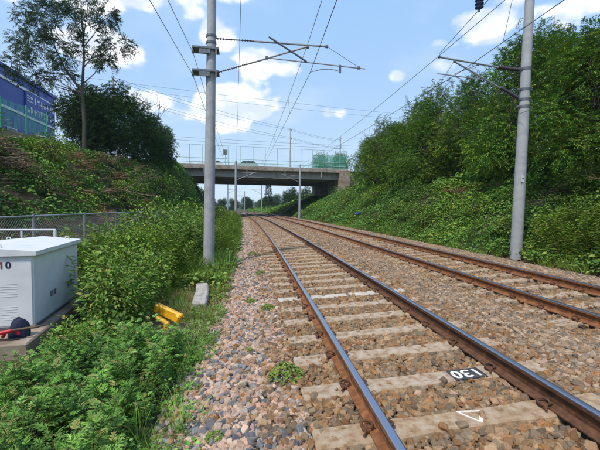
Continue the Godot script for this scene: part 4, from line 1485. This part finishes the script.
func make_tree(kind: String, seed_: int, h: float) -> Array:
	var r := RandomNumberGenerator.new()
	r.seed = seed_
	var wood := Buf.new()
	var crown := Buf.new()
	crown.colored = true
	var tips := []
	match kind:
		"thicket":      # bushy down to the ground, feathery plumes on top
			for k in 4:
				var d := Vector3(r.randf_range(-0.35, 0.35), 1, r.randf_range(-0.35, 0.35)).normalized()
				grow(wood, r, Vector3(r.randf_range(-0.4, 0.4), -0.3, r.randf_range(-0.4, 0.4)), d, h * 0.3, 0.055, 3, tips, 0.55, 0.28)
			var lobes := []
			for k in 26:
				var f := r.randf()
				var a := r.randf_range(0, TAU)
				var q := h * (0.34 * (1.0 - f * f * 0.75))
				lobes.append([Vector3(cos(a) * q * sqrt(r.randf()), h * (0.2 + 0.7 * f), sin(a) * q * sqrt(r.randf())), h * r.randf_range(0.12, 0.19)])
			for L in lobes:
				var tone := r.randf_range(0.75, 1.3)
				var yellow := r.randf() < 0.25
				for i in 130:
					var o := rdir(r)
					var p: Vector3 = L[0] + o * L[1] * pow(r.randf(), 0.45)
					var d := (o + UP * r.randf_range(0.0, 0.7) + rdir(r) * 0.5).normalized()
					var c := shade(r, GREEN_TREE, 0.2)
					crown.col = Color(c.r * tone * (1.25 if yellow else 1.0), c.g * tone, c.b * tone * (0.8 if yellow else 1.0))
					spray(crown, r, p, d, h * 0.05, 5, h * 0.0185, h * 0.0062)
			for k in 16:      # slender shoots standing clear of the top
				var a := r.randf_range(0, TAU)
				var p := Vector3(cos(a) * h * 0.2 * r.randf(), h * r.randf_range(0.8, 0.95), sin(a) * h * 0.2 * r.randf())
				var d := Vector3(r.randf_range(-0.5, 0.5), 1, r.randf_range(-0.5, 0.5)).normalized()
				wood.tube([p, p + d * h * 0.14], [0.012, 0.004], 3, false)
				for j in 5:
					crown.col = shade(r, GREEN_TREE, 0.2)
					spray(crown, r, p + d * h * 0.03 * j, (d + rdir(r) * 0.8).normalized(), h * 0.05, 5, h * 0.018, h * 0.006)
		"dense":
			grow(wood, r, Vector3(0, -0.4, 0), Vector3(0.05, 1, 0).normalized(), h * 0.34, h * 0.022, 4, tips, 0.75, 0.15)
			var lobes := []
			for k in 30:
				var f := r.randf()
				var a := r.randf_range(0, TAU)
				var q := h * 0.36 * sin(PI * (0.22 + 0.7 * f))
				lobes.append([Vector3(cos(a) * q * r.randf_range(0.3, 1.0), h * (0.12 + 0.78 * f), sin(a) * q * r.randf_range(0.3, 1.0)), h * r.randf_range(0.11, 0.19)])
			for L in lobes:
				var tone := r.randf_range(0.8, 1.25)
				for i in 95:
					var o := rdir(r)
					var p: Vector3 = L[0] + o * L[1] * pow(r.randf(), 0.4)
					var c := shade(r, GREEN_DARK, 0.2)
					crown.col = Color(c.r * tone, c.g * tone, c.b * tone)
					spray(crown, r, p, (o + rdir(r) * 0.7).normalized(), h * 0.05, 4, h * 0.024, h * 0.011)
		"sparse":
			var fork := Vector3(-0.05, 4.0, 0.0)
			wood.tube([Vector3(0, -0.5, 0), Vector3(0.08, 2.0, 0.03), fork, Vector3(0.05, 6.4, -0.1), Vector3(0.1, 8.3, 0.0)], [0.13, 0.11, 0.095, 0.065, 0.02], 8, false)
			wood.tube([fork, Vector3(-1.0, 5.4, 0.2), Vector3(-1.7, 6.8, 0.1), Vector3(-2.2, 8.6, 0.0)], [0.08, 0.06, 0.045, 0.015], 7, false)
			for L in [[-0.6, 8.7, 1.0, 0], [1.0, 9.0, 0.95, 0], [0.3, 9.5, 0.8, 0], [-2.3, 8.3, 1.0, 1], [-3.6, 8.6, 0.9, 1], [-4.2, 7.7, 0.8, 1], [0.5, 7.2, 0.85, 0], [1.8, 7.6, 0.8, 0], [-1.5, 7.1, 0.9, 1], [-2.9, 7.0, 0.85, 1], [1.4, 6.2, 0.55, 0], [-3.2, 5.0, 0.9, 2], [-1.8, 4.9, 0.8, 2], [-4.0, 5.5, 0.7, 2], [-0.9, 6.0, 0.6, 1], [1.9, 8.5, 0.6, 0], [-1.4, 9.4, 0.7, 1], [-3.4, 9.3, 0.6, 1]]:
				var c := Vector3(L[0], L[1], r.randf_range(-1.2, 1.2))
				var root: Vector3 = [Vector3(0.03, clampf(L[1] - 1.6, 4.5, 8.0), -0.05), Vector3(-1.3 - 0.2 * maxf(0.0, L[1] - 7.5), clampf(L[1] - 1.3, 5.4, 8.3), 0.1), Vector3(-0.05, 3.9, 0.0)][L[3]]
				var mid := root.lerp(c, 0.5) + Vector3(0, -0.15, 0)
				wood.tube([root, mid, c], [0.04, 0.028, 0.012], 5, false)
				for k in 9:
					var o := rdir(r)
					var e: Vector3 = c + o * Vector3(1.15, 0.8, 1.0) * L[2] * r.randf_range(0.6, 1.1)
					wood.tube([mid.lerp(c, r.randf_range(0.2, 1.0)), e], [0.013, 0.005], 3, false)
					for n in 14:
						var pp = e + rdir(r) * 0.38 * L[2]
						crown.col = shade(r, [[0.075, 0.115, 0.06], [0.09, 0.135, 0.07], [0.06, 0.1, 0.05]], 0.25)
						spray(crown, r, pp, (o + rdir(r) * 0.9).normalized(), 0.42, 6, 0.13, 0.05)
		"conifer":
			wood.tube([Vector3(0, -0.3, 0), Vector3(0, h * 0.95, 0)], [h * 0.02, h * 0.004], 6, false)
			for i in 420:
				var f := pow(r.randf(), 0.8)
				var a := r.randf_range(0, TAU)
				var q := h * 0.2 * (1.0 - f) * r.randf_range(0.4, 1.0) + 0.1
				crown.col = shade(r, [[0.035, 0.06, 0.04], [0.028, 0.05, 0.034]], 0.2)
				spray(crown, r, Vector3(cos(a) * q, h * (0.1 + 0.88 * f), sin(a) * q), Vector3(cos(a), -0.1, sin(a)).normalized(), h * 0.07, 4, h * 0.03, h * 0.012)
		"shrub":
			for k in 5:
				grow(wood, r, Vector3(r.randf_range(-0.1, 0.1), -0.05, r.randf_range(-0.1, 0.1)), Vector3(r.randf_range(-0.5, 0.5), 1, r.randf_range(-0.5, 0.5)).normalized(), h * 0.32, 0.012, 2, tips, 0.6, 0.2)
			for i in 1500:
				var o := rdir(r)
				var f := pow(r.randf(), 0.35)
				var wob := 1.0 + 0.3 * noise.get_noise_3d(o.x * 60.0 + seed_ * 13.0, o.y * 60.0, o.z * 60.0)
				var p := Vector3(o.x * 0.52, 0.0, o.z * 0.52) * h * f * wob + UP * h * (0.5 + 0.46 * o.y * f * wob)
				crown.col = shade(r, [GREEN_VINE, GREEN_GRASS, GREEN_MUGWORT][seed_ % 3], 0.3)
				var d := (o * Vector3(1, 0.5, 1) + rdir(r) * 0.6 + UP * 0.15).normalized()
				var side := d.cross(UP).normalized().rotated(d, r.randf_range(-0.6, 0.6))
				var l := h * r.randf_range(0.04, 0.08)
				broad_leaf(crown, p, d, side, l, l * (0.5 if seed_ % 2 else 0.3), 0.3)
	return [wood.mesh(), crown.mesh()]

func put_tree(called: String, m: Array, label: String, cat: String, p: Vector3, turn: float, sc: Vector3, group: String, wood_name := "trunk") -> void:
	var o := thing(called, label, cat, Transform3D(Basis(UP, turn).scaled(sc), p), group)
	part(wood_name, m[0], M.bark, o)
	part("crown", m[1], M.leaf, o)

func scatter(called: String, meshes: Array, label: String, cat: String, areas: Array, mt: Material, seed_: int) -> void:
	var r := RandomNumberGenerator.new()
	r.seed = seed_
	var xs := []
	var cs := []
	for k in meshes.size():
		xs.append([])
		cs.append(PackedColorArray())
	for a in areas:      # s0, s1, u0, u1, per square metre, smallest, largest
		var n := int((a[1] - a[0]) * absf(a[3] - a[2]) * a[4])
		for i in n:
			var s := r.randf_range(a[0], a[1])
			var u := r.randf_range(a[2], a[3])
			if blocked(s, u):
				continue
			var clump := noise.get_noise_2d(s * 14.0 + seed_ * 31.0, u * 14.0)
			if clump < -0.28 and r.randf() < 0.6:
				continue
			var k := r.randi() % meshes.size()
			var sc := r.randf_range(a[5], a[6]) * (1.0 + 0.35 * clump)
			var tilt := Basis.from_euler(Vector3(r.randf_range(-0.2, 0.2), r.randf_range(0, TAU), r.randf_range(-0.2, 0.2)))
			xs[k].append(Transform3D(tilt.scaled(Vector3.ONE * sc), at(s, u, maxf(ground_y(s, u), lerp_table(BALLAST, u) - 0.03 if (u > -2.75 and u < 7.6) else -9.0) - 0.02)))
			var tone := r.randf_range(0.75, 1.25) * (1.0 + 0.5 * noise.get_noise_2d(s * 5.0 + 90.0, u * 5.0))
			var warm := 1.0 + 0.25 * noise.get_noise_2d(s * 8.0, u * 8.0 + 400.0)
			cs[k].append(Color(tone * warm, tone, tone * (2.0 - warm)))
	for k in meshes.size():
		stuff(called, meshes[k], mt, label, cat, xs[k], cs[k])

func blocked(s: float, u: float) -> bool:
	var p := at(s, u)
	# cabinet with its plinth, mast feet, blocks, bracket
	var q := p - Vector3(-4.35, 0, -5.2)
	var al := Vector3(-0.28, 0, -0.96)
	var ac := Vector3(0.96, 0, -0.28)
	if absf(q.dot(al)) < 1.75 and q.dot(ac) < 0.98 and q.dot(ac) > -1.1:
		return true
	if p.distance_to(at(11.55, -3.08)) < 0.4 or p.distance_to(at(11.1, 7.3)) < 0.3:
		return true
	for c in [Vector3(-1.98, 0, -6.95), Vector3(-2.2, 0, -7.85), Vector3(-2.14, 0, -5.6)]:
		if Vector2(p.x - c.x, p.z - c.z).length() < 0.36:
			return true
	return false

func dry_patch(s: float, u: float) -> bool:
	return u > -3.7 and u < -2.35 and s > 5.6 and s < 9.4

func make_plants() -> void:
	var mug := [mugwort(1, 0.36, 10, 0.115, GREEN_MUGWORT), mugwort(2, 0.42, 11, 0.11, GREEN_MUGWORT), mugwort(3, 0.3, 9, 0.125, GREEN_MUGWORT)]
	var vine := [vine_patch(11, 0.42, 0.32, 46, 0.115, GREEN_VINE), vine_patch(12, 0.5, 0.4, 52, 0.13, GREEN_VINE), vine_patch(13, 0.36, 0.25, 40, 0.1, GREEN_VINE)]
	var grass := [grass_tuft(21, 34, 0.3, 0.12, 0.007, GREEN_GRASS), grass_tuft(22, 40, 0.42, 0.14, 0.007, GREEN_GRASS)]
	var feather := [feather_weed(31, 1.0, GREEN_GRASS), feather_weed(32, 0.8, GREEN_GRASS)]
	var straw := [grass_tuft(41, 30, 0.16, 0.16, 0.006, STRAW), grass_tuft(42, 26, 0.12, 0.18, 0.006, STRAW)]
	scatter("mugwort_undergrowth", mug, "dense mugwort weeds with cut leaves filling the left foreground", "weeds", [[0.6, 5.4, -5.6, -2.65, 55, 0.5, 1.2], [5.4, 7.5, -4.6, -3.5, 30, 0.9, 1.3], [0.6, 5.0, -2.8, -2.35, 22, 0.4, 0.75]], M.weed, 1)
	scatter("low_verge_weeds", [vine[2], mug[2]], "low leafy weeds along the ballast edge", "weeds", [[0.6, 7.0, -2.95, -2.2, 75, 0.25, 0.5], [7.0, 30.0, -2.75, -2.25, 26, 0.3, 0.6], [5.0, 9.5, -3.7, -2.4, 9, 0.25, 0.5], [9.0, 60.0, -4.2, -2.4, 16, 0.7, 1.2], [12.0, 40.0, 6.9, 7.4, 10, 0.5, 0.9]], M.weed, 2)
	scatter("dry_straw", straw, "dry straw and short yellowed grass around the yellow bracket", "dry grass", [[5.0, 10.2, -3.8, -2.35, 70, 0.7, 1.3]], M.straw, 3)
	scatter("verge_grass", grass, "green grass tufts along both edges of the track", "grass", [[0.6, 12, -2.9, -2.3, 14, 0.5, 0.9], [5, 10, -3.8, -2.4, 16, 0.5, 0.9], [9, 58, -4.6, -2.5, 16, 1.0, 1.9], [3, 58, 7.0, 7.9, 12, 0.7, 1.3], [5, 20, -6.6, -4.6, 8, 1.0, 1.8]], M.weed, 4)
	scatter("tall_weeds", feather, "tall feathery green weeds on the verges", "weeds", [[9.2, 13.0, -6.6, -3.6, 9, 0.9, 1.5], [12.5, 58, -6.6, -2.75, 5, 0.9, 1.5], [5.6, 8.6, -4.3, -3.5, 9, 0.7, 1.15], [7.2, 11.5, -6.6, -3.6, 5, 0.9, 1.6], [4, 10.8, 7.5, 8.8, 20, 0.95, 1.45], [12, 58, 7.4, 8.6, 2.5, 0.5, 0.9]], M.weed, 5)
	scatter("creeping_vines", vine, "broad-leaved creeping vines covering the embankment slopes", "vines", [[-4, 30, 7.4, 12.4, 32, 0.5, 1.05], [30, 62, 7.5, 16.0, 15, 0.75, 1.3], [62, 80, 8.0, 15.0, 5, 0.8, 1.3], [2, 55, 12.4, 22.0, 4, 1.4, 2.6], [10, 30, -13.0, -8.6, 13, 0.45, 1.05], [30, 60, -12.5, -6.8, 12, 0.9, 1.4], [4, 12, -13.0, -9.0, 14, 0.5, 1.0], [8, 30, -8.8, -7.1, 4, 0.5, 1.0], [84, 150, 7.5, 20, 2.5, 1.6, 3.0], [84, 150, -20, -4, 2.5, 1.6, 3.0]], M.weed, 6)

	var twigs := []
	for sd in [51, 52]:
		var tr := RandomNumberGenerator.new()
		tr.seed = sd
		var tb := Buf.new()
		tb.colored = true
		for i in 26:
			var a := tr.randf_range(0, TAU)
			var o := Vector3(tr.randf_range(-0.4, 0.4), tr.randf_range(0.05, 0.35), tr.randf_range(-0.4, 0.4))
			var d := Vector3(cos(a), tr.randf_range(-0.2, 0.4), sin(a)) * tr.randf_range(0.25, 0.6)
			tb.col = shade(tr, [[0.2, 0.13, 0.08], [0.3, 0.2, 0.12], [0.12, 0.08, 0.055]], 0.25)
			tb.tube([o - d, o + Vector3(0, 0.04, 0), o + d], [0.012, 0.009, 0.004], 4, false)
		for i in 30:
			tb.col = shade(tr, [[0.22, 0.13, 0.07], [0.28, 0.18, 0.09]], 0.25)
			one_leaf(tb, tr, Vector3(tr.randf_range(-0.5, 0.5), tr.randf_range(0.05, 0.35), tr.randf_range(-0.5, 0.5)), rdir(tr), 0.11, 0.05)
		twigs.append(tb.mesh())
	scatter("brushwood", twigs, "tangled dry brushwood and dead leaves on the embankment slopes", "brushwood", [[15, 29, -12.0, -8.4, 2.4, 0.5, 1.0], [9, 16, -12.0, -9.5, 1.5, 0.7, 1.2], [6, 22, 10.8, 12.4, 0.7, 0.6, 1.0], [27, 40, -12.5, -9.0, 1.2, 0.8, 1.4]], M.straw, 7)

	# weeds pushing up through the stones: each its own plant
	var tuft := vine_patch(61, 0.17, 0.11, 300, 0.036, GREEN_GRASS)
	for q in [[3.78, -1.36, 1.0, "round green weed tuft growing in ballast beside the 130 sleeper's end"], [6.3, -1.45, 0.7, "small green tuft in the stones farther along the near rail"], [6.9, -1.75, 0.6, "tiny yellowish tuft among the shoulder stones"],
			[9.6, -1.5, 0.8, "green tuft in the ballast edge level with the concrete blocks"], [3.0, -2.0, 0.45, "small tuft among the stones at the bottom edge"], [13.5, -1.7, 1.1, "leafy tuft in the shoulder stones beyond the mast"], [4.6, -1.75, 0.35, "little seedling among pale stones of the shoulder"]]:
		single("weed_tuft", tuft, M.weed, q[3], "weed", Transform3D(Basis(UP, q[0] * 3.0).scaled(Vector3.ONE * q[2]), at(q[0], q[1], lerp_table(BALLAST, q[1]) - 0.01)), "weeds growing in the ballast")

	# shrubs that stand out
	var sh := [make_tree("shrub", 71, 1.0), make_tree("shrub", 72, 1.0), make_tree("shrub", 73, 1.0)]
	var k := 0
	for q in [[6.1, -3.85, 1.15, "leafy yellow-green shrub beside the cabinet's long side"], [8.5, -4.1, 1.2, "bushy shrub left of the concrete blocks"], [7.0, -4.15, 1.45, "tall yellow-green shrub behind the cabinet's far corner"], [9.4, -5.0, 1.5, "round shrub between the cabinet and the chain-link fence"], [12.6, -4.3, 1.9, "high bush just left of the weedy-footed mast"], [14.6, -5.6, 2.4, "tallest bush in front of the fence's far end"],
			[16.2, -3.9, 1.5, "medium bush behind the weedy-footed mast"], [19.5, -5.8, 2.6, "large pale bush where the fence disappears"], [25.0, -5.6, 2.6, "large bush on the verge level with the dead branches"], [32.0, -4.4, 2.2, "verge bush nearest to the rails before the bridge"],
			[10.8, -5.6, 1.6, "bush growing against the chain-link fence"], [4.9, -4.0, 0.55, "young shoot in front of the cabinet side"], [14.0, -4.6, 1.7, "dense bush behind the mast's foot"], [17.5, -5.0, 1.9, "bush on the verge beyond the mast, first"], [22.0, -4.6, 1.8, "bush on the verge beyond the mast, second"], [28.0, -5.0, 2.0, "bush on the verge beyond the mast, third"], [36.0, -5.2, 2.1, "bush on the verge in front of the bridge"],
			[9.4, 8.3, 1.1, "feathery bush right beside the plated mast"], [7.9, 8.5, 1.1, "leafy bush at the right picture edge below the slope"], [12.6, 8.4, 0.9, "low bush just beyond the plated mast"], [16.0, 9.2, 1.3, "dark bush on the slope beyond the plated mast"], [21.5, 8.6, 1.4, "round bush low on the green slope"], [25.0, 10.5, 1.7, "bush halfway up the green slope"], [31.0, 9.5, 1.9, "large bush on the green slope towards the bridge"], [40.0, 10.0, 2.2, "bush on the green slope close to the bridge"], [47.0, 11.0, 2.4, "bush below the bridge's brown wing wall"], [12.0, 11.0, 1.6, "bush high on the slope behind the plated mast"], [8.0, 11.0, 1.6, "bush high on the slope at the right edge"],
			[15.0, -9.6, 1.5, "shrub on the left slope above the fence, nearest"], [18.0, -10.8, 1.8, "shrub on the left slope under the thin tree"], [22.5, -9.0, 1.9, "wide shrub in the middle of the left slope"], [27.0, -9.6, 2.3, "shrub on the left slope below the dark trees"], [33.0, -9.0, 2.8, "round dark green shrub on the left slope near the bridge"], [40.0, -9.0, 2.8, "shrub beside the bridge's left abutment"], [47.0, -9.5, 3.0, "last shrub before the bridge's left abutment"], [12.5, -11.5, 1.9, "shrub at the top of the left slope under the green fence"], [10.5, -10.4, 1.6, "shrub on the left slope at the picture edge"], [17.0, -13.0, 1.7, "shrub below the blue building on the crest"]]:
		put_tree("shrub", sh[k % 3], q[3], "shrub", at(q[0], q[1], ground_y(q[0], q[1]) - 0.05), k * 1.7, Vector3.ONE * q[2], "shrubs on the verges and slopes", "stems")
		k += 1

	var mr := RandomNumberGenerator.new()
	mr.seed = 17
	for i in 16:
		var s := 6.0 + i * 2.3 + mr.randf_range(-0.6, 0.6)
		var u := mr.randf_range(8.2, 11.2)
		var sc := mr.randf_range(0.75, 1.35)
		put_tree("shrub", sh[i % 3], "low leafy mound on the right slope, %s counting from the camera" % ORD[i], "shrub", at(s, u, ground_y(s, u) - 0.1), i * 2.3, Vector3(sc * 1.3, sc * 0.75, sc * 1.3), "low mounds on the right slope", "stems")

	# the tall trees
	var th := [make_tree("thicket", 81, 8.0), make_tree("thicket", 82, 8.0), make_tree("thicket", 83, 8.0), make_tree("thicket", 84, 8.0)]
	var de := [make_tree("dense", 91, 7.0), make_tree("dense", 92, 7.0), make_tree("dense", 93, 7.0)]
	var sp := make_tree("sparse", 97, 10.0)
	var co := make_tree("conifer", 98, 10.0)
	put_tree("tall_tree", sp, "tall sparse tree with thin trunk in front of the blue building", "tree", at(26.3, -12.9, ground_y(26.3, -12.9)), 0.0, Vector3.ONE * 1.02, "trees on the left embankment")
	k = 0
	for q in [[33.0, -15.4, 0.85, "dark dense tree just right of the blue building"], [32.6, -13.3, 0.92, "dark dense tree behind the tall thin trunk"], [36.6, -12.6, 0.95, "dark dense tree in the middle of the left group"], [40.4, -12.0, 0.8, "dark dense tree with rounded top beside the bridge"], [45.0, -11.6, 0.68, "dark tree at the bridge's left end"], [37.0, -16.5, 0.9, "lower dark tree behind the left group"], [15.6, -13.6, 0.3, "small dark tree at the left picture edge"], [51.0, -13.0, 0.7, "dark tree hiding the bridge's left abutment"]]:
		put_tree("dense_tree", de[k % 3], q[3], "tree", at(q[0], q[1], ground_y(q[0], q[1]) - 0.2), k * 2.1, Vector3.ONE * q[2], "trees on the left embankment")
		k += 1
	var r := RandomNumberGenerator.new()
	r.seed = 6
	k = 0
	var rows := [["front", 12.8, [5.0, 9.0, 12.5, 16.0, 19.5, 23.5, 27.5, 32.0, 36.5, 41.5, 47.0]], ["middle", 16.0, [6.5, 11.0, 15.0, 19.0, 24.0, 29.5, 35.5, 42.0, 49.0]], ["rear", 20.5, [9.0, 15.0, 21.5, 29.0, 38.0, 47.0]]]
	for row in rows:
		for i in row[2].size():
			var s: float = row[2][i]
			var u: float = row[1] + r.randf_range(-0.8, 0.8) + (maxf(0.0, s - 34.0) * 0.16)
			var sc: float = r.randf_range(0.9, 1.12) * (0.84 if row[0] == "front" else (0.92 if s > 16.0 else 0.8))
			put_tree("thicket_tree", th[k % 4], "bushy green tree on the right embankment, %s row, %s counting from the camera" % [row[0], ORD[i]], "tree", at(s, u, ground_y(s, u) - 0.3), r.randf_range(0, TAU), Vector3(sc * 1.05, sc * r.randf_range(0.85, 1.1), sc * 1.05), "green trees on the right embankment")
			k += 1
	# beyond the bridge
	put_tree("conifer_tree", co, "blue-green conifer seen under the bridge", "tree", at(118.0, 11.0, 0.0), 0.0, Vector3.ONE * 1.0, "trees beyond the bridge")
	k = 0
	for q in [[122.0, 20.0, 1.15, "round tree seen under the bridge beside the abutment"], [140.0, -2.5, 0.8, "low tree at the far curve, left of the distant masts"], [150.0, 15.0, 0.7, "low tree at the far curve beside the conifer"], [135.0, -12.0, 0.9, "distant tree close to the bridge's left abutment"], [165.0, 4.0, 0.9, "farthest tree on the far curve"], [128.0, 27.0, 1.2, "distant tree in the right corner of the bridge opening"],
			[140.0, -10.0, 1.0, "hazy bush line tree behind the leftmost far mast"], [150.0, -6.0, 0.8, "hazy round bush on the horizon beyond the rails"], [158.0, 10.0, 0.85, "hazy bush on the horizon right of the rails"], [146.0, 17.0, 0.9, "hazy tree between conifer and round tree"], [140.0, 23.0, 0.9, "hazy tree behind the round tree under the bridge"], [130.0, -17.0, 1.0, "hazy tree low beside the left abutment"], [185.0, 1.0, 1.0, "most distant bush where the rails vanish"]]:
		put_tree("distant_tree", de[k % 3], q[3], "tree", at(q[0], q[1], ground_y(q[0], q[1]) - 0.3), k * 1.3, Vector3.ONE * q[2], "trees beyond the bridge")
		k += 1
	for q in [[92.0, 21.0, 1.25, "tree showing above the bridge behind the green panels"], [94.0, 27.0, 1.35, "second tree above the bridge where the screen ends"]]:
		put_tree("roadside_tree", th[k % 4], q[3], "tree", at(q[0], q[1], 6.0), k * 1.3, Vector3.ONE * q[2], "trees beyond the bridge")
		k += 1

	var fr := RandomNumberGenerator.new()
	fr.seed = 61
	var fx := []
	var fc := PackedColorArray()
	for i in 90:
		var s := fr.randf_range(150.0, 290.0)
		var u := fr.randf_range(-75.0, 110.0)
		if u > -7.0 and u < 11.0 and s < 230.0:
			continue
		var sc := fr.randf_range(0.7, 1.25)
		fx.append(Transform3D(Basis(UP, fr.randf_range(0, TAU)).scaled(Vector3(sc * 1.5, sc, sc * 1.5)), at(s, u, ground_y(s, u) - 1.0)))
		var tone := fr.randf_range(0.9, 1.5)
		fc.append(Color(tone * 1.1, tone, tone))
	stuff("distant_woodland", de[1][1], M.leaf, "far-off band of woodland closing the view under the bridge", "woodland", fx, fc)

	# cut brushwood on the left slope, stumps on the right
	for q in [[20.0, -9.6, 2.2, 0.4, "long cut branch lying across the left slope"], [21.5, -10.2, 2.6, 1.1, "bent dead branch on the left slope below the trees"], [23.5, -10.4, 2.0, 2.2, "short dead branch among bushes of the left slope"], [19.0, -8.4, 1.8, 0.9, "thin branch fallen near the chain-link fence"], [22.3, -9.0, 2.4, 2.7, "forked dead branch on the brown earth of the left slope"], [18.0, 12.2, 1.6, 0.6, "dead branch on the right slope's crest"], [9.5, 10.8, 1.5, 1.9, "dry branch lying high on the right slope"]]:
		var wd := Buf.new()
		r.seed = int(q[0] * 10.0)
		var tips := []
		grow(wd, r, Vector3.ZERO, Vector3(1, 0.12, 0).normalized(), q[2] * 0.5, 0.045, 3, tips, 0.5, 0.0)
		single("fallen_branch", wd.mesh(), M.dead_wood, q[4], "branch", Transform3D(Basis(UP, q[3]), at(q[0], q[1], ground_y(q[0], q[1]) + 0.25)), "cut branches on the slopes")


func _ready() -> void:
	noise.seed = 3
	noise.frequency = 0.02
	noise.fractal_octaves = 3
	# camera
	var cam := Camera3D.new()
	cam.name = "camera"
	cam.fov = rad_to_deg(2.0 * atan(225.0 / 350.0))
	cam.near = 0.05
	cam.far = 4000.0
	add_child(cam)
	cam.transform = Transform3D(Basis(Vector3.RIGHT, -0.0486) * Basis(Vector3.BACK, 0.0125), Vector3(0, 1.52, 0))
	cam.current = true
	# sky, sun, exposure
	var env := Environment.new()
	env.background_mode = Environment.BG_SKY
	var sky := Sky.new()
	sky.sky_material = make_sky()
	env.sky = sky
	env.background_energy_multiplier = 1.0
	env.tonemap_mode = Environment.TONE_MAPPER_LINEAR
	env.tonemap_exposure = 1.45
	env.sdfgi_enabled = true
	env.ssao_enabled = true
	env.ssil_enabled = true
	env.fog_enabled = true
	env.fog_density = 0.0003
	env.fog_light_color = Color(0.78, 0.87, 0.97)
	var we := WorldEnvironment.new()
	we.name = "surroundings"
	we.environment = env
	add_child(we)
	var sun := DirectionalLight3D.new()
	sun.name = "sun"
	sun.light_energy = 0.8
	sun.light_angular_distance = 5.0
	sun.light_color = Color(1.0, 0.96, 0.9)
	sun.shadow_enabled = true
	add_child(sun)
	sun.look_at_from_position(Vector3.ZERO, Vector3(0.42, -1.0, -0.55), UP)
	make_materials()
	# large structure
	make_ground()
	make_track()
	make_ballast()
	make_bridge()
	make_building()
	# objects
	make_line()
	make_road_things()
	make_fence()
	make_cabinet()
	make_small_things()
	make_plants()
